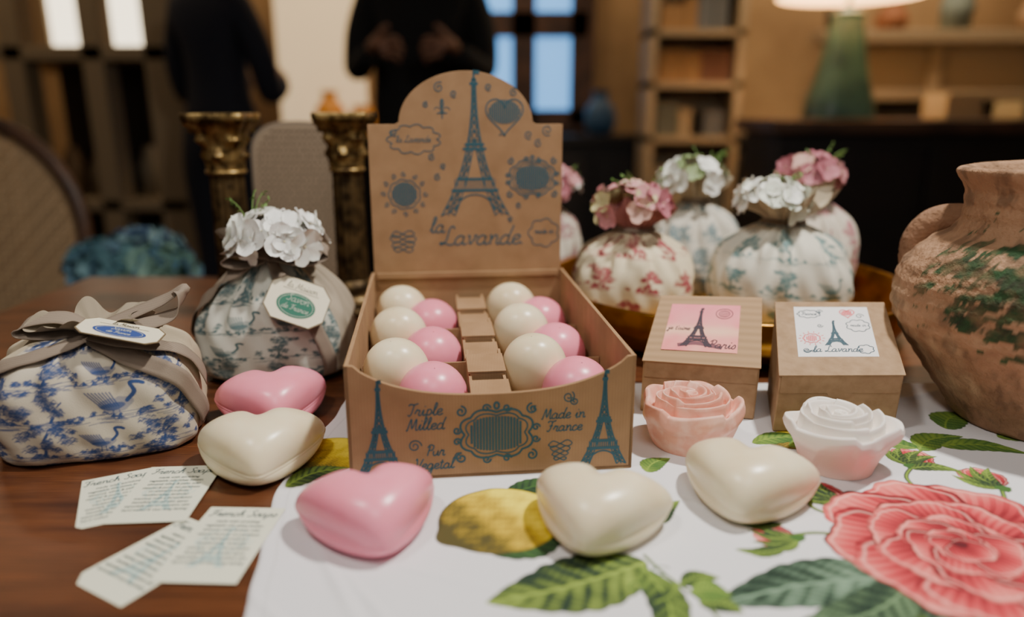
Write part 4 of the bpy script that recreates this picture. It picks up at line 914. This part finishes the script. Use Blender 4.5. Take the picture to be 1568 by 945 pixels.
# ---------------- people
def person(name,x,y,H,top,skin,hair,rot=0,wide=1.0,tors=1.0):
    e=EMP(name,(x,y,-75)); s=H/170.0
    c_,s_=math.cos(rot),math.sin(rot)
    def P(p): return (x+(p[0]*c_-p[1]*s_)*s,y+(p[0]*s_+p[1]*c_)*s,-75+p[2]*s)
    def skin_obj(nm,nodes,edges,mats,root,sub=2):
        me=bpy.data.meshes.new(nm); bm=bmesh.new(); lay=bm.verts.layers.skin.verify(); vs=[]
        for k,(p,r) in enumerate(nodes):
            q=P(p); v=bm.verts.new((q[0]*.01,q[1]*.01,(q[2]+ZT)*.01)); rr=r if isinstance(r,tuple) else (r,r); v[lay].radius=(rr[0]*s*.01,rr[1]*s*.01); v[lay].use_root=(k==root); vs.append(v)
        for a,b in edges: bm.edges.new((vs[a],vs[b]))
        bm.to_mesh(me); bm.free(); o=bpy.data.objects.new(nm,me); bpy.context.collection.objects.link(o); me.materials.append(mats)
        o.parent=e; o.matrix_parent_inverse=Matrix.Translation(-Vector(e.location))
        o.modifiers.new('k','SKIN').use_smooth_shade=True; q=o.modifiers.new('u','SUBSURF'); q.levels=sub; q.render_levels=sub
        return o
    m_t=M(name+'_clothes',top,.9); m_s=M(name+'_skin',skin,.6)
    w=wide; q=tors
    nodes=[((0,0,95),(18*w*q,12)),((0,0,108),(18*w*q,11.5)),((0,0,122),(18*w*q,11.5)),((0,0,136),(17*w,10)),((0,0,144),(9,8)),
     ((-16*w,0,139),6.8),((-23*w,-2,120),5.8),((-24*w,-6,106),5),((-15,-24,112),3.8),((16*w,0,139),6.8),((23*w,-2,120),5.8),((24*w,-6,106),5),((15,-24,112),3.8),
     ((-9,0,84),(11,11)),((-10,-1,50),7),((-10,2,12),4.8),((-10,-8,4),(4,3.5)),((9,0,84),(11,11)),((10,-1,50),7),((10,2,12),4.8),((10,-8,4),(4,3.5)),((0,0,148),5)]
    edges=[(0,1),(1,2),(2,3),(3,4),(4,21),(3,5),(5,6),(6,7),(7,8),(3,9),(9,10),(10,11),(11,12),(0,13),(13,14),(14,15),(15,16),(0,17),(17,18),(18,19),(19,20)]
    skin_obj('clothed_body',nodes,edges,m_t,0)
    for sg,bx in ((1,-14),(-1,14)):
        nodes=[((bx-sg*1.5,-24.5,112.2),2.5),((bx+sg*1.5,-27,113.5),(3.0,1.9)),((bx+sg*4,-29,114.5),(3.2,1.6))]; edges=[(0,1),(1,2)]
        for k in range(4):
            b=len(nodes); L=(6.2,7.2,6.8,5.4)[k]; zz=117-k*1.9
            nodes+=[((bx+sg*6,-29.6,zz-1),.95),((bx+sg*(6+L*.45),-31,zz-1.0),.85),((bx+sg*(6+L*.7),-30.2,zz-2.4),.75),((bx+sg*(5.6+L*.6),-28.8,zz-3.0),.65)]
            edges+=[(2,b),(b,b+1),(b+1,b+2),(b+2,b+3)]
        b=len(nodes); nodes+=[((bx+sg*2.5,-28,116.6),1.2),((bx+sg*4.5,-28.8,119),1.0),((bx+sg*6.6,-29.4,120),.85)]; edges+=[(1,b),(b,b+1),(b+1,b+2)]
        skin_obj('hand',nodes,edges,m_s,0,1)
    n=40; th=np.linspace(0,2*pi,n,endpoint=False); la=np.linspace(-pi/2+.02,pi/2-.02,30); T,L=np.meshgrid(th,la)
    X=7.4*np.cos(L)*np.cos(T); Y=9.3*np.cos(L)*np.sin(T); Z=11.5*np.sin(L)
    X=X*(1-.25*sst(0,-9,Z)); 
    Y=Y-2.2*np.exp(-((X)/1.3)**2-((Z+1.5)/2.4)**2)*(Y<0)+.9*np.exp(-((np.abs(X)-3.0)/1.5)**2-((Z-.8)/1.2)**2)*(Y<0)-.6*np.exp(-(X/2.5)**2-((Z+5.6)/.9)**2)*(Y<0)
    V=np.stack([X,Y,Z],2).reshape(-1,3); V=np.array([P((a,b-1,c+159)) for a,b,c in V]); mk('head',V,gf(n,30,True),m_s,e)
    mb2=MB()
    for sg in (-1,1):
        c=P((sg*7.4,0,158.5)); t=np.linspace(0,2*pi,13); mb2.tube([(c[0],c[1]+1.5*math.cos(a),c[2]+2.6*math.sin(a)) for a in t],.8,6)
    mb2.obj('ears',m_s,e)
    X=8.1*np.cos(L)*np.cos(T); Y=10*np.cos(L)*np.sin(T)+.8; Z=12.3*np.sin(L); k=(Y<-4)&(Z<5); Y=np.where(k,-3.5,Y); Z=np.where(Z<-8,-8,Z)
    V=np.array([P((a,b,c+160)) for a,b,c in np.stack([X,Y,Z],2).reshape(-1,3)]); mk('hair',V,gf(n,30,True),M(name+'_hair',hair,.6),e)
person('man_in_black',-35,305,180,(9,8,9),(120,82,62),(30,24,22),0,.98,1.1)
person('woman_in_navy',-114,300,166,(20,22,34),(120,88,70),(70,54,42),pi*.93,.8,.85)
# ================================================================= LIGHTS
def area(name,loc,tgt,size,power,col):
    d=bpy.data.lights.new(name,'AREA'); d.shape='DISK'; d.size=size*.01; d.energy=power; d.color=col; o=bpy.data.objects.new(name,d); o.location=(loc[0]*.01,loc[1]*.01,(loc[2]+ZT)*.01)
    t=Vector((tgt[0]*.01,tgt[1]*.01,(tgt[2]+ZT)*.01)); o.rotation_euler=(t-o.location).to_track_quat('-Z','Y').to_euler(); bpy.context.collection.objects.link(o)
area('ceiling_spot_and_fill',(50,52,122),(2,44,0),9,20,(1,.95,.87))
area('ceiling_spot_and_fill',(-45,10,122),(-5,50,0),14,5.5,(1,.94,.86))
area('ceiling_spot_and_fill',(10,-30,120),(5,50,5),50,3.6,(1,.94,.88))  # soft fill added from the camera side, not a real ceiling lamp
area('room_fill',(-60,390,190),(-80,430,0),60,11,(1,.78,.52)); area('room_fill',(200,360,190),(220,420,20),60,28,(1,.8,.56)); area('room_fill',(-230,300,190),(-230,400,0),60,13,(1,.8,.56)); area('room_fill',(95,340,180),(105,440,60),40,15,(1,.8,.56))  # unseen fill lights added to warm and brighten the background
d=bpy.data.lights.new('lamp_bulb','POINT'); d.energy=9; d.color=(1,.78,.5); d.shadow_soft_size=.05; o=bpy.data.objects.new('lamp_bulb',d); o.location=(1.31,3.08,1.55); bpy.context.collection.objects.link(o)
w=bpy.data.worlds.new('World'); bpy.context.scene.world=w; w.use_nodes=True; w.node_tree.nodes['Background'].inputs[0].default_value=(.95,.91,.86,1); w.node_tree.nodes['Background'].inputs[1].default_value=.17
# ================================================================= CAMERA
cd=bpy.data.cameras.new('Camera'); cam=bpy.data.objects.new('Camera',cd); bpy.context.collection.objects.link(cam); bpy.context.scene.camera=cam
cam.location=(0,0,(23.5+ZT)*.01); cam.rotation_euler=(math.radians(90-15),0,0); cd.sensor_width=36; cd.lens=26; cd.clip_start=.02; cd.clip_end=50
cd.dof.use_dof=True; cd.dof.focus_distance=.54; cd.dof.aperture_fstop=2.3
